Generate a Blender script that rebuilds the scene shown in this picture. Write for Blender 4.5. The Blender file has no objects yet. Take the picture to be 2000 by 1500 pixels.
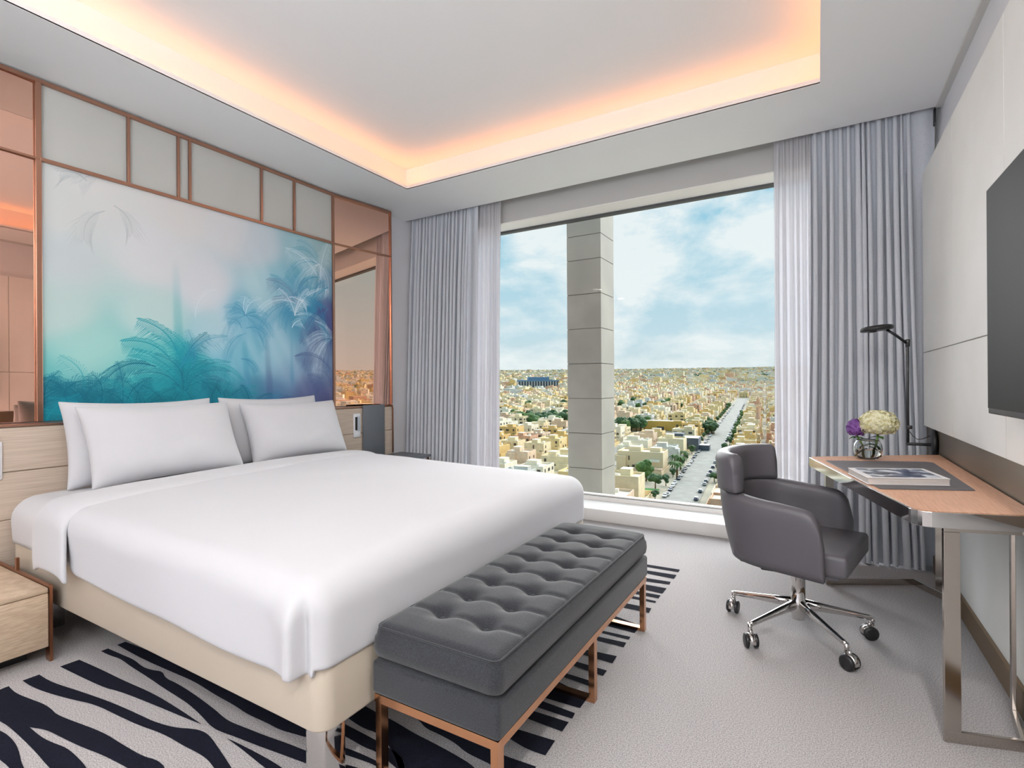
import bpy, bmesh, math, random
import numpy as np
from mathutils import Vector, Matrix, noise
PI = math.pi
rnd = random.Random(7)
SC = bpy.context.scene
COL = SC.collection

# ---------------------------------------------------------------- camera
cam_data = bpy.data.cameras.new('camera')
cam = bpy.data.objects.new('camera', cam_data)
COL.objects.link(cam)
EYE = 1.14
FPX = 1017.33
cam_data.sensor_fit = 'HORIZONTAL'
cam_data.sensor_width = 36.0
cam_data.lens = FPX * 36.0 / 2000.0
cam_data.clip_start = 0.05
cam_data.clip_end = 30000
yaw, pitch, roll = math.radians(30.4575), math.radians(0.0315), math.radians(-0.3763)
right = Vector((math.cos(yaw), math.sin(yaw), 0))
fwd = Vector((-math.sin(yaw) * math.cos(pitch), math.cos(yaw) * math.cos(pitch), math.sin(pitch)))
upv = right.cross(fwd)
r2 = math.cos(roll) * right + math.sin(roll) * upv
u2 = -math.sin(roll) * right + math.cos(roll) * upv
mw = Matrix((r2, u2, -fwd)).transposed().to_4x4()
mw.translation = Vector((0, 0, EYE))
cam.matrix_world = mw
SC.camera = cam

# ---------------------------------------------------------------- view, world, sun
SC.view_settings.view_transform = 'Standard'
SC.view_settings.look = 'None'
SC.view_settings.gamma = 1
SC.view_settings.use_curve_mapping = False
SC.view_settings.exposure = 0.0
SC.cycles.max_bounces = 10
SC.cycles.diffuse_bounces = 6
SC.cycles.glossy_bounces = 5
SC.cycles.transparent_max_bounces = 16
SC.cycles.sample_clamp_indirect = 4.0
SC.cycles.caustics_reflective = False
SC.cycles.caustics_refractive = False
SC.cycles.use_denoising = True


def lin(c):
    """sRGB 0-255 to linear"""
    out = []
    for v in c:
        v = v / 255.0
        out.append(v / 12.92 if v <= 0.04045 else ((v + 0.055) / 1.055) ** 2.4)
    return tuple(out)


def lin4(c):
    return lin(c) + (1.0,)


SKY_GAIN = 1.0
SUN_SOFT = 11.0
SUN_HARD = 1.3
FILL_ROOM = 8.0
FILL_UP = 205.0
COVE_W = 0.066

world = bpy.data.worlds.new('sky')
SC.world = world
world.use_nodes = True
nt = world.node_tree
for n in list(nt.nodes):
    nt.nodes.remove(n)
N = nt.nodes.new
L = nt.links.new
wo = N('ShaderNodeOutputWorld')
bg = N('ShaderNodeBackground')
tc = N('ShaderNodeTexCoord')
sep = N('ShaderNodeSeparateXYZ')
L(tc.outputs['Generated'], sep.inputs[0])
ramp = N('ShaderNodeValToRGB')
cr = ramp.color_ramp
cr.elements[0].position = 0.0
cr.elements[0].color = lin4((214, 228, 229))
cr.elements[1].position = 1.0
cr.elements[1].color = lin4((95, 165, 205))
for p, c in ((0.10, (194, 222, 233)), (0.22, (170, 213, 230)), (0.36, (140, 200, 226)), (0.5, (118, 186, 218))):
    e = cr.elements.new(p)
    e.color = lin4(c)
L(sep.outputs['Z'], ramp.inputs['Fac'])


def px_dir(px, py):
    return (fwd + r2 * ((px - 1000) / FPX) - u2 * ((py - 750) / FPX)).normalized()


def wmath(op, a, b_=None, c=None):
    n = N('ShaderNodeMath')
    n.operation = op
    for i, q in enumerate((a, b_, c)):
        if q is None:
            continue
        if isinstance(q, (int, float)):
            n.inputs[i].default_value = q
        else:
            L(q, n.inputs[i])
    return n.outputs[0]


nz = N('ShaderNodeTexNoise')
nz.inputs['Scale'].default_value = 4.2
nz.inputs['Detail'].default_value = 10
nz.inputs['Roughness'].default_value = 0.58
nz.inputs['Distortion'].default_value = 0.15
mp = N('ShaderNodeMapping')
mp.inputs['Scale'].default_value = (1.0, 1.0, 2.0)
mp.inputs['Location'].default_value = (1.7, 2.35, 0.12)
L(tc.outputs['Generated'], mp.inputs['Vector'])
L(mp.outputs[0], nz.inputs['Vector'])
# the cloud banks stand in fixed directions of the sky: (direction, width, strength)
acc = None
for (cx_, cy_, wd_, st_) in ((1255, 500, .085, 1.0), (1300, 590, .12, .75), (1200, 560, .10, .6), (1470, 440, .10, .9), (1520, 400, .09, .7), (1080, 560, .10, .45),
                             (990, 520, .06, .25), (1420, 620, .12, .4), (1560, 500, .12, .6)):
    dv_ = px_dir(cx_, cy_)
    dt = N('ShaderNodeVectorMath')
    dt.operation = 'DISTANCE'
    L(tc.outputs['Generated'], dt.inputs[0])
    dt.inputs[1].default_value = tuple(dv_)
    g_ = wmath('MULTIPLY', wmath('EXPONENT', wmath('MULTIPLY', wmath('POWER', wmath('DIVIDE', dt.outputs['Value'], wd_), 2.0), -1.0)), st_)
    acc = g_ if acc is None else wmath('ADD', acc, g_)
cl_ = wmath('ADD', wmath('MULTIPLY', nz.outputs['Fac'], 1.0), wmath('MULTIPLY', acc, .095))
cramp = N('ShaderNodeValToRGB')
cramp.color_ramp.elements[0].position = 0.515
cramp.color_ramp.elements[0].color = (0, 0, 0, 1)
cramp.color_ramp.elements[1].position = 0.67
cramp.color_ramp.elements[1].color = (0.92, 0.92, 0.92, 1)
L(cl_, cramp.inputs['Fac'])
mixc = N('ShaderNodeMixRGB')
mixc.inputs['Color2'].default_value = lin4((240, 247, 248))
L(cramp.outputs['Color'], mixc.inputs['Fac'])
L(ramp.outputs['Color'], mixc.inputs['Color1'])
L(mixc.outputs['Color'], bg.inputs['Color'])
bg.inputs['Strength'].default_value = SKY_GAIN
L(bg.outputs[0], wo.inputs['Surface'])


def add_sun(name, az_deg, el_deg, strength, angle, color):
    """azimuth from +Y towards +X"""
    d = bpy.data.lights.new(name, 'SUN')
    d.energy = strength
    d.angle = math.radians(angle)
    d.color = color
    o = bpy.data.objects.new(name, d)
    a, e = math.radians(az_deg), math.radians(el_deg)
    v = Vector((math.sin(a) * math.cos(e), math.cos(a) * math.cos(e), math.sin(e)))
    o.rotation_euler = v.to_track_quat('Z', 'Y').to_euler()
    o.location = v * 50
    COL.objects.link(o)
    return o


add_sun('hazy_sun', -4, 20, SUN_SOFT, 88, (1.0, 0.985, 0.97))
add_sun('clear_sun', 82, 47, SUN_HARD, 1.5, (1.0, 0.95, 0.86))


def area(name, loc, size, size_y, power, color, direction):
    d = bpy.data.lights.new(name, 'AREA')
    d.shape = 'RECTANGLE'
    d.size = size
    d.size_y = size_y
    d.energy = power
    d.color = color
    o = bpy.data.objects.new(name, d)
    o.location = loc
    o.rotation_euler = Vector([-c for c in direction]).to_track_quat('Z', 'Y').to_euler()
    COL.objects.link(o)
    return o


# ---------------------------------------------------------------- helpers
def mat(name, color, rough=0.5, metal=0.0, vary=None, vscale=40.0, bump=0.0, bscale=200.0, spec=0.5,
        stretch=None, coat=0.0, sheen=0.0, vdetail=3, coord='Object'):
    m = bpy.data.materials.new(name)
    m.use_nodes = True
    t = m.node_tree
    b = t.nodes['Principled BSDF']
    b.inputs['Base Color'].default_value = lin4(color)
    b.inputs['Roughness'].default_value = rough
    b.inputs['Metallic'].default_value = metal
    b.inputs['Specular IOR Level'].default_value = spec
    if coat:
        b.inputs['Coat Weight'].default_value = coat
        b.inputs['Coat Roughness'].default_value = 0.15
    if sheen:
        b.inputs['Sheen Weight'].default_value = sheen
    vec = None
    if vary or bump:
        c = t.nodes.new('ShaderNodeTexCoord')
        mpp = t.nodes.new('ShaderNodeMapping')
        t.links.new(c.outputs[coord], mpp.inputs['Vector'])
        if stretch:
            mpp.inputs['Scale'].default_value = stretch
        vec = mpp.outputs[0]
    if vary:
        n1 = t.nodes.new('ShaderNodeTexNoise')
        n1.inputs['Scale'].default_value = vscale
        n1.inputs['Detail'].default_value = vdetail
        t.links.new(vec, n1.inputs['Vector'])
        r = t.nodes.new('ShaderNodeValToRGB')
        r.color_ramp.elements[0].position = 0.35
        r.color_ramp.elements[0].color = lin4(vary)
        r.color_ramp.elements[1].position = 0.65
        r.color_ramp.elements[1].color = lin4(color)
        t.links.new(n1.outputs['Fac'], r.inputs['Fac'])
        t.links.new(r.outputs['Color'], b.inputs['Base Color'])
    if bump:
        n2 = t.nodes.new('ShaderNodeTexNoise')
        n2.inputs['Scale'].default_value = bscale
        n2.inputs['Detail'].default_value = 2
        t.links.new(vec, n2.inputs['Vector'])
        bp = t.nodes.new('ShaderNodeBump')
        bp.inputs['Strength'].default_value = bump
        bp.inputs['Distance'].default_value = 0.002
        t.links.new(n2.outputs['Fac'], bp.inputs['Height'])
        t.links.new(bp.outputs[0], b.inputs['Normal'])
    return m


def tag(o, label=None, cat=None, group=None, kind=None):
    if label:
        o['label'] = label
    if cat:
        o['category'] = cat
    if group:
        o['group'] = group
    if kind:
        o['kind'] = kind
    return o


def thing(name, label, cat, loc=(0, 0, 0), group=None):
    o = bpy.data.objects.new(name, None)
    o.empty_display_size = 0.05
    o.location = loc
    COL.objects.link(o)
    return tag(o, label, cat, group)


def link(name, me, parent=None):
    o = bpy.data.objects.new(name, me)
    COL.objects.link(o)
    if parent is not None:
        o.parent = parent
        p, off = parent, Matrix.Identity(4)
        while p is not None:
            off = Matrix.Translation(p.location) @ off
            p = p.parent
        # geometry is written in world coordinates, whatever empties stand above it
        loc = Vector((0, 0, 0))
        q = parent
        while q is not None:
            if q.type == 'EMPTY':
                loc += Vector(q.location)
            q = q.parent
        if parent.type == 'EMPTY':
            o.matrix_parent_inverse = Matrix.Translation(-loc)
    return o


class MB:
    """collects geometry of ONE mesh"""

    def __init__(self):
        self.v = []
        self.f = []
        self.mi = []
        self.sm = []

    def add(self, vs, fs, mi=0, smooth=False):
        k = len(self.v)
        self.v += [tuple(p) for p in vs]
        for f in fs:
            self.f.append(tuple(i + k for i in f))
            self.mi.append(mi)
            self.sm.append(smooth)
        return self

    def box(self, x0, x1, y0, y1, z0, z1, mi=0):
        vs = [(x0, y0, z0), (x1, y0, z0), (x1, y1, z0), (x0, y1, z0), (x0, y0, z1), (x1, y0, z1), (x1, y1, z1), (x0, y1, z1)]
        fs = [(0, 3, 2, 1), (4, 5, 6, 7), (0, 1, 5, 4), (1, 2, 6, 5), (2, 3, 7, 6), (3, 0, 4, 7)]
        return self.add(vs, fs, mi)

    def rbox(self, x0, x1, y0, y1, z0, z1, r=0.01, seg=3, mi=0):
        bm = bmesh.new()
        bmesh.ops.create_cube(bm, size=1)
        for v in bm.verts:
            v.co = Vector(((x0 + x1) / 2 + v.co.x * (x1 - x0), (y0 + y1) / 2 + v.co.y * (y1 - y0), (z0 + z1) / 2 + v.co.z * (z1 - z0)))
        bmesh.ops.bevel(bm, geom=list(bm.edges), offset=r, segments=seg, profile=0.5, affect='EDGES')
        return self.bm(bm, mi, True)

    def bm(self, bm, mi=0, smooth=False, mtx=None):
        bm.verts.index_update()
        vs = [(mtx @ v.co) if mtx else v.co.copy() for v in bm.verts]
        fs = [[v.index for v in f.verts] for f in bm.faces]
        bm.free()
        return self.add(vs, fs, mi, smooth)

    def prism(self, pts, z0, z1, mi=0, smooth=False):
        n = len(pts)
        vs = [(p[0], p[1], z0) for p in pts] + [(p[0], p[1], z1) for p in pts]
        self.add(vs, [tuple(range(n))[::-1], tuple(range(n, 2 * n))], mi)
        k = len(self.v) - 2 * n
        for i in range(n):
            j = (i + 1) % n
            self.f.append((k + i, k + j, k + n + j, k + n + i))
            self.mi.append(mi)
            self.sm.append(smooth)
        return self

    def tube(self, pts, r, seg=12, mi=0, caps=True, flat=None):
        """round bar along points; r a number or a list"""
        pts = [Vector(p) for p in pts]
        n = len(pts)
        rs = r if isinstance(r, (list, tuple)) else [r] * n
        vs = []
        up = None
        for i, p in enumerate(pts):
            d = (pts[min(i + 1, n - 1)] - pts[max(i - 1, 0)]).normalized()
            if up is None:
                up = Vector((0, 0, 1)) if abs(d.z) < 0.9 else Vector((1, 0, 0))
            s = d.cross(up).normalized()
            t = s.cross(d).normalized()
            up = t
            for k in range(seg):
                a = 2 * PI * k / seg
                vs.append(p + s * math.cos(a) * rs[i] + t * math.sin(a) * rs[i] * (flat or 1.0))
        fs = []
        for i in range(n - 1):
            for k in range(seg):
                k2 = (k + 1) % seg
                fs.append((i * seg + k, i * seg + k2, (i + 1) * seg + k2, (i + 1) * seg + k))
        self.add(vs, fs, mi, True)
        if caps:
            b = len(self.v) - len(vs)
            self.f.append(tuple(b + k for k in range(seg))[::-1])
            self.mi.append(mi)
            self.sm.append(False)
            self.f.append(tuple(b + (n - 1) * seg + k for k in range(seg)))
            self.mi.append(mi)
            self.sm.append(False)
        return self

    def lathe(self, prof, c=(0, 0, 0), seg=32, mi=0, axis='Z', smooth=True):
        """profile of (radius, height) turned about an axis"""
        vs = []
        for (r, h) in prof:
            for k in range(seg):
                a = 2 * PI * k / seg
                x, y = r * math.cos(a), r * math.sin(a)
                if axis == 'Z':
                    vs.append((c[0] + x, c[1] + y, c[2] + h))
                elif axis == 'X':
                    vs.append((c[0] + h, c[1] + x, c[2] + y))
                else:
                    vs.append((c[0] + x, c[1] + h, c[2] + y))
        fs = []
        for i in range(len(prof) - 1):
            for k in range(seg):
                k2 = (k + 1) % seg
                fs.append((i * seg + k, i * seg + k2, (i + 1) * seg + k2, (i + 1) * seg + k))
        return self.add(vs, fs, mi, smooth)

    def grid(self, fn, nu, nv, mi=0, smooth=True, closed_u=False):
        vs = [fn(i / (nu - 1) if not closed_u else i / nu, j / (nv - 1)) for i in range(nu) for j in range(nv)]
        fs = []
        for i in range(nu if closed_u else nu - 1):
            for j in range(nv - 1):
                a = i * nv + j
                b = ((i + 1) % nu) * nv + j
                fs.append((a, b, b + 1, a + 1))
        return self.add(vs, fs, mi, smooth)

    def xform(self, m):
        self.v = [tuple(m @ Vector(p)) for p in self.v]
        return self

    def mesh(self, name, mats):
        me = bpy.data.meshes.new(name)
        me.from_pydata(self.v, [], self.f)
        if not isinstance(mats, (list, tuple)):
            mats = [mats]
        for m in mats:
            me.materials.append(m)
        me.polygons.foreach_set('material_index', self.mi)
        me.polygons.foreach_set('use_smooth', self.sm)
        me.update()
        return me

    def build(self, name, mats, parent=None, bevel=0.0, seg=2, normals=True, subsurf=0):
        me = self.mesh(name, mats)
        if normals:
            b = bmesh.new()
            b.from_mesh(me)
            bmesh.ops.recalc_face_normals(b, faces=b.faces)
            b.to_mesh(me)
            b.free()
        o = link(name, me, parent)
        if bevel:
            md = o.modifiers.new('bevel', 'BEVEL')
            md.width = bevel
            md.segments = seg
            md.limit_method = 'ANGLE'
            md.harden_normals = False
        if subsurf:
            md = o.modifiers.new('sub', 'SUBSURF')
            md.levels = subsurf
            md.render_levels = subsurf
        return o


def struct(o):
    o['kind'] = 'structure'
    return o


def copy_tree(o, parent=None):
    c = o.copy()
    COL.objects.link(c)
    if parent is not None:
        c.parent = parent
    for ch in KIDS.get(o.name, []):
        copy_tree(ch, c)
    return c


KIDS = {}


def index_kids():
    KIDS.clear()
    for o in SC.objects:
        if o.parent:
            KIDS.setdefault(o.parent.name, []).append(o)


# ---------------------------------------------------------------- materials
M = {}
M['ceiling'] = mat('ceiling_paint', (242, 242, 242), 0.9, spec=0.2)
M['wall'] = mat('wall_paint', (228, 228, 232), 0.85, spec=0.2)
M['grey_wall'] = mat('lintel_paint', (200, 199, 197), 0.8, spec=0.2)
M['reveal'] = mat('reveal_paint', (246, 243, 240), 0.6)
M['sill'] = mat('sill_stone', (232, 231, 229), 0.35)
M['panel'] = mat('leather_wall_panel', (238, 238, 236), 0.6, vary=(233, 233, 230), vscale=3.0, bump=0.08, bscale=300)
M['bronze'] = mat('bronze_band', (118, 106, 92), 0.38, 0.55)
M['base_bronze'] = mat('bronze_baseboard', (128, 104, 74), 0.32, 0.7)
M['copper'] = mat('copper_trim', (172, 130, 110), 0.28, 0.9)
M['copper_dark'] = mat('copper_dark_trim', (150, 100, 74), 0.3, 0.9)
M['chrome'] = mat('chrome', (205, 203, 202), 0.06, 1.0)
M['nickel'] = mat('polished_nickel', (190, 182, 174), 0.16, 1.0)
M['rose'] = mat('rose_gold', (205, 150, 112), 0.17, 1.0)
M['black'] = mat('black_plastic', (26, 26, 28), 0.4)
M['black_metal'] = mat('black_metal', (34, 34, 36), 0.35, 0.3)
M['white_plastic'] = mat('white_plastic', (235, 235, 240), 0.3)
M['grey_lacquer'] = mat('grey_lacquer_panel', (190, 191, 188), 0.34, vary=(186, 187, 184), vscale=1.5)


def copper_mirror():
    m = bpy.data.materials.new('copper_mirror')
    m.use_nodes = True
    b = m.node_tree.nodes['Principled BSDF']
    b.inputs['Base Color'].default_value = lin4((238, 190, 168))
    b.inputs['Metallic'].default_value = 1.0
    b.inputs['Roughness'].default_value = 0.015
    return m


M['mirror'] = copper_mirror()


def wood(name, c1, c2, stretch, rough=0.5):
    m = mat(name, c1, rough, vary=c2, vscale=6.0, vdetail=6, stretch=stretch, bump=0.05, bscale=60)
    return m


M['oak'] = wood('pale_oak', (208, 192, 176), (190, 172, 155), (14, 0.7, 30))
M['oak_bed'] = wood('oak_nightstand', (205, 184, 160), (184, 160, 136), (4, 4, 26))
M['desk_wood'] = wood('desk_oak', (214, 168, 138), (196, 148, 118), (30, 1.6, 10), 0.4)
M['sheet'] = mat('white_cotton', (194, 194, 198), 0.85, sheen=0.15, bump=0.05, bscale=900)
M['leather_beige'] = mat('beige_leather', (188, 176, 160), 0.5, bump=0.1, bscale=500)
M['bench'] = mat('charcoal_weave', (41, 44, 51), 0.9, vary=(11, 13, 17), vscale=330, bump=0.5, bscale=420, sheen=0.2)
M['bench_button'] = mat('charcoal_button', (46, 48, 54), 0.9, bump=0.3, bscale=400)
M['chair'] = mat('grey_leather', (84, 81, 86), 0.45, bump=0.06, bscale=350)
M['drape'] = mat('grey_drape', (212, 216, 224), 0.9, vary=(202, 206, 214), vscale=120, stretch=(1, 1, 3), bump=0.12, bscale=500, sheen=0.1)
M['gap_shade'] = mat('drape_gap_shade', (88, 88, 94), 0.9)
M['tray_grey'] = mat('grey_board', (104, 108, 114), 0.5)
M['mat_leather'] = mat('desk_mat_leather', (92, 88, 92), 0.55)


def sheer_mat():
    m = bpy.data.materials.new('white_sheer')
    m.use_nodes = True
    t = m.node_tree
    for n in list(t.nodes):
        t.nodes.remove(n)
    o = t.nodes.new('ShaderNodeOutputMaterial')
    d = t.nodes.new('ShaderNodeBsdfDiffuse')
    d.inputs['Color'].default_value = lin4((222, 221, 226))
    tr = t.nodes.new('ShaderNodeBsdfTranslucent')
    tr.inputs['Color'].default_value = lin4((196, 195, 202))
    tp = t.nodes.new('ShaderNodeBsdfTransparent')
    m1 = t.nodes.new('ShaderNodeMixShader')
    m1.inputs[0].default_value = 0.30
    t.links.new(d.outputs[0], m1.inputs[1])
    t.links.new(tr.outputs[0], m1.inputs[2])
    m2 = t.nodes.new('ShaderNodeMixShader')
    m2.inputs[0].default_value = 0.10
    t.links.new(m1.outputs[0], m2.inputs[1])
    t.links.new(tp.outputs[0], m2.inputs[2])
    t.links.new(m2.outputs[0], o.inputs[0])
    return m


M['sheer'] = sheer_mat()


def pane_mat():
    m = bpy.data.materials.new('window_glass')
    m.use_nodes = True
    t = m.node_tree
    for n in list(t.nodes):
        t.nodes.remove(n)
    o = t.nodes.new('ShaderNodeOutputMaterial')
    tp = t.nodes.new('ShaderNodeBsdfTransparent')
    tp.inputs['Color'].default_value = (0.98, 0.99, 0.985, 1)
    g = t.nodes.new('ShaderNodeBsdfGlossy')
    g.inputs['Roughness'].default_value = 0.0
    fr = t.nodes.new('ShaderNodeFresnel')
    fr.inputs['IOR'].default_value = 1.16
    mx = t.nodes.new('ShaderNodeMixShader')
    t.links.new(fr.outputs[0], mx.inputs[0])
    t.links.new(tp.outputs[0], mx.inputs[1])
    t.links.new(g.outputs[0], mx.inputs[2])
    t.links.new(mx.outputs[0], o.inputs[0])
    return m


M['pane'] = pane_mat()


def carpet_mat(name, c1, c2, scale=260):
    m = mat(name, c1, 0.95, vary=c2, vscale=scale, vdetail=3, bump=0.2, bscale=700, spec=0.1)
    return m


M['carpet'] = carpet_mat('carpet_grey', (194, 190, 189), (140, 136, 138), 250)
M['carpet_dark'] = carpet_mat('carpet_navy', (26, 28, 40), (16, 18, 27))

# ================================================================ ROOM
WL, WR = -3.603, 0.65          # left and right wall faces
CEIL = 2.80
YC = 4.015                     # where the ceiling stops and the curtain pocket begins
YL = 4.20                      # lintel face
YG = 4.41                      # glass
YB = -2.7                      # back wall
HX0, HX1, HY0, HY1 = -3.0, 0.018, -1.3, 3.362   # opening of the ceiling tray

# floor with the woven dark stripes
STRIPES = [[[-2.675,1.095],[-2.515,1.092],[-2.397,1.093],[-2.214,1.101],[-2.08,1.108],[-1.925,1.098],[-1.809,1.097],[-1.712,1.089],[-1.616,1.094],[-1.544,1.093],[-1.473,1.106],[-1.431,1.113],[-1.363,1.157],[-1.635,1.187],[-1.923,1.167],[-2.162,1.152],[-2.461,1.142],[-2.675,1.127]],[[-2.673,1.06],[-2.552,1.066],[-2.468,1.071],[-2.368,1.06],[-2.306,1.07],[-2.266,1.084],[-2.205,1.064],[-2.13,1.068],[-1.994,1.062],[-1.831,1.047],[-1.787,1.04],[-1.73,1.035],[-1.652,1.043],[-1.555,1.052],[-1.467,1.064],[-1.379,1.072],[-1.276,1.083],[-1.172,1.088],[-1.135,1.053],[-1.234,1.047],[-1.333,1.036],[-1.437,1.023],[-1.544,1.009],[-1.638,0.999],[-1.717,0.988],[-1.767,0.99],[-1.814,0.999],[-1.903,1.013],[-1.985,1.021],[-2.136,1.025],[-2.267,1.033],[-2.422,1.038],[-2.528,1.046],[-2.595,1.036],[-2.672,1.034]],[[-2.668,0.956],[-2.491,0.968],[-2.334,0.974],[-2.134,0.989],[-1.95,0.986],[-1.829,0.981],[-1.796,0.979],[-1.914,0.967],[-2.058,0.954],[-2.257,0.933],[-2.347,0.912],[-2.672,0.893]],[[-2.67,0.827],[-2.561,0.829],[-2.379,0.86],[-2.201,0.886],[-2.016,0.902],[-1.955,0.906],[-1.86,0.924],[-1.795,0.955],[-1.75,0.963],[-1.707,0.959],[-1.639,0.943],[-1.517,0.913],[-1.411,0.883],[-1.474,0.868],[-1.562,0.886],[-1.62,0.897],[-1.685,0.896],[-1.737,0.892],[-1.857,0.89],[-1.98,0.87],[-2.1,0.86],[-2.246,0.849],[-2.353,0.82],[-2.492,0.791],[-2.594,0.778],[-2.672,0.777]],[[-2.643,0.65],[-2.669,0.712],[-2.668,0.736],[-2.588,0.732],[-2.488,0.746],[-2.411,0.758],[-2.349,0.76],[-2.293,0.756],[-2.205,0.768],[-2.045,0.794],[-1.915,0.798],[-1.799,0.804],[-1.75,0.817],[-1.709,0.816],[-1.69,0.813],[-1.597,0.776],[-1.701,0.76],[-1.789,0.756],[-1.917,0.744],[-2.015,0.727],[-2.129,0.714],[-2.221,0.705],[-2.285,0.682],[-2.19,0.682],[-2.13,0.688],[-2.054,0.702],[-1.978,0.701],[-1.893,0.696],[-1.778,0.671],[-1.835,0.638],[-1.994,0.638],[-2.112,0.645],[-2.248,0.648],[-2.361,0.648],[-2.412,0.643],[-2.572,0.632]],[[-2.44,0.612],[-2.351,0.626],[-2.298,0.631],[-2.224,0.629],[-2.157,0.619],[-2.093,0.605],[-2.058,0.601],[-1.937,0.58],[-1.987,0.572],[-2.097,0.579],[-2.165,0.576],[-2.284,0.572]],[[-1.659,0.981],[-1.614,0.985],[-1.514,0.989],[-1.434,0.99],[-1.363,0.987],[-1.254,0.974],[-1.321,0.957],[-1.432,0.962],[-1.504,0.969],[-1.573,0.976]],[[-1.387,1.178],[-1.393,1.222],[-1.222,1.216],[-1.098,1.203],[-1.048,1.148],[-1.185,1.179],[-1.24,1.173],[-1.316,1.179]],[[-1.392,1.248],[-1.391,1.326],[-1.324,1.319],[-1.249,1.317],[-1.155,1.303],[-1.061,1.298],[-0.97,1.29],[-0.89,1.279],[-0.802,1.234],[-1.015,1.111],[-1.14,1.204],[-1.25,1.245],[-1.307,1.236]],[[-1.358,1.132],[-1.258,1.147],[-1.156,1.15],[-1.108,1.148],[-1.08,1.118],[-1.142,1.136],[-1.234,1.125],[-1.331,1.11]],[[-1.271,1.079],[-1.18,1.107],[-1.091,1.089],[-1.155,1.052],[-1.246,1.057]],[[-1.406,1.406],[-1.332,1.395],[-1.279,1.388],[-1.19,1.399],[-1.118,1.399],[-1.038,1.381],[-0.912,1.365],[-0.846,1.361],[-0.731,1.37],[-0.723,1.301],[-0.876,1.311],[-0.946,1.313],[-1.001,1.332],[-1.071,1.339],[-1.131,1.34],[-1.179,1.364],[-1.253,1.369],[-1.305,1.366],[-1.385,1.372]],[[-1.242,3.242],[-0.735,3.259],[-0.734,3.211],[-1.229,3.206]],[[-1.211,3.129],[-0.732,3.158],[-0.731,3.089],[-1.197,3.114]],[[-1.191,2.998],[-0.736,3.033],[-0.733,2.988],[-1.174,2.927]],[[-1.164,2.919],[-0.733,2.926],[-0.734,2.841],[-1.141,2.867]],[[-1.174,2.794],[-0.737,2.813],[-0.736,2.768],[-1.161,2.758]],[[-1.17,2.742],[-0.738,2.726],[-0.735,2.703],[-1.159,2.689]],[[-1.193,2.615],[-0.735,2.627],[-0.731,2.569],[-1.185,2.563]],[[-1.178,2.541],[-0.725,2.414],[-0.73,2.33],[-1.188,2.353]],[[-1.193,2.262],[-0.735,2.285],[-0.733,2.256],[-1.179,2.268]],[[-1.191,2.195],[-0.734,2.224],[-0.731,2.18],[-1.18,2.186]],[[-1.199,2.021],[-0.732,2.095],[-0.729,2.032],[-1.196,2.046]],[[-1.194,1.976],[-0.73,1.97],[-0.73,1.926],[-1.191,1.969]],[[-1.191,1.873],[-0.73,1.87],[-0.729,1.833],[-1.186,1.876]],[[-1.191,1.897],[-0.728,1.767],[-0.728,1.694],[-1.187,1.668]],[[-1.195,1.677],[-0.732,1.66],[-0.728,1.627],[-1.192,1.616]],[[-1.196,1.585],[-0.731,1.605],[-0.73,1.551],[-1.196,1.554]],[[-0.915,1.485],[-0.883,1.486],[-0.731,1.5],[-0.728,1.425],[-0.792,1.421],[-0.851,1.433],[-0.882,1.439]]]
mb = MB()
mb.box(WL - 0.2, WR + 0.2, YB - 0.2, YG - 0.3, -0.12, 0.0)
def soften(poly, rounds=2):
    """round the shallow corners of a stripe, keep its sharp ends"""
    pts = [Vector(p) for p in poly]
    for _ in range(rounds):
        out = []
        n = len(pts)
        for i in range(n):
            a, p, b_ = pts[i - 1], pts[i], pts[(i + 1) % n]
            u, v = a - p, b_ - p
            if u.length < 1e-5 or v.length < 1e-5 or u.angle(v) < math.radians(118):
                out.append(p)
            else:
                out += [p + u * .25, p + v * .25]
        pts = out
    return pts


for poly in STRIPES:
    poly = soften(poly)
    mb.add([(p[0], p[1], 0.0015) for p in poly], [tuple(range(len(poly)))], 1)
me = mb.mesh('floor', [M['carpet'], M['carpet_dark']])
b = bmesh.new()
b.from_mesh(me)
bmesh.ops.triangulate(b, faces=[f for f in b.faces if len(f.verts) > 4])
for f in b.faces:
    if f.material_index == 1 and f.normal.z < 0:
        f.normal_flip()
b.to_mesh(me)
b.free()
struct(link('floor', me))

# lower ceiling ring, lip and raised tray
mb = MB()
mb.box(WL - 0.2, HX0, YB - 0.1, YC, CEIL, CEIL + 0.006)
mb.box(HX1, WR + 0.2, YB - 0.1, YC, CEIL, CEIL + 0.006)
mb.box(HX0, HX1, HY1, YC, CEIL, CEIL + 0.006)
mb.box(HX0, HX1, YB - 0.1, HY0, CEIL, CEIL + 0.006)
mb.box(WL - 0.2, WR + 0.2, YB - 0.1, YC, CEIL + 0.3, CEIL + 0.35)
mb.box(WL - 0.2, WR + 0.2, YC - 0.02, YC, CEIL + 0.006, CEIL + 0.3)
struct(mb.build('ceiling', M['ceiling']))
UP = CEIL + 0.212
SB = 0.085      # the tray's upright wall stands this far behind the bead that hides the light strip
mb = MB()
for (x0, x1, y0, y1) in ((HX0 - SB - .03, HX0 - SB, HY0 - SB - .03, HY1 + SB + .03), (HX1 + SB, HX1 + SB + .03, HY0 - SB - .03, HY1 + SB + .03),
                         (HX0 - SB, HX1 + SB, HY1 + SB, HY1 + SB + .03), (HX0 - SB, HX1 + SB, HY0 - SB - .03, HY0 - SB)):
    mb.box(x0, x1, y0, y1, CEIL + 0.005, UP)
struct(mb.build('trim_1', M['ceiling']))
mb = MB()
e = 0.010   # upright bead along the opening
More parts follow.
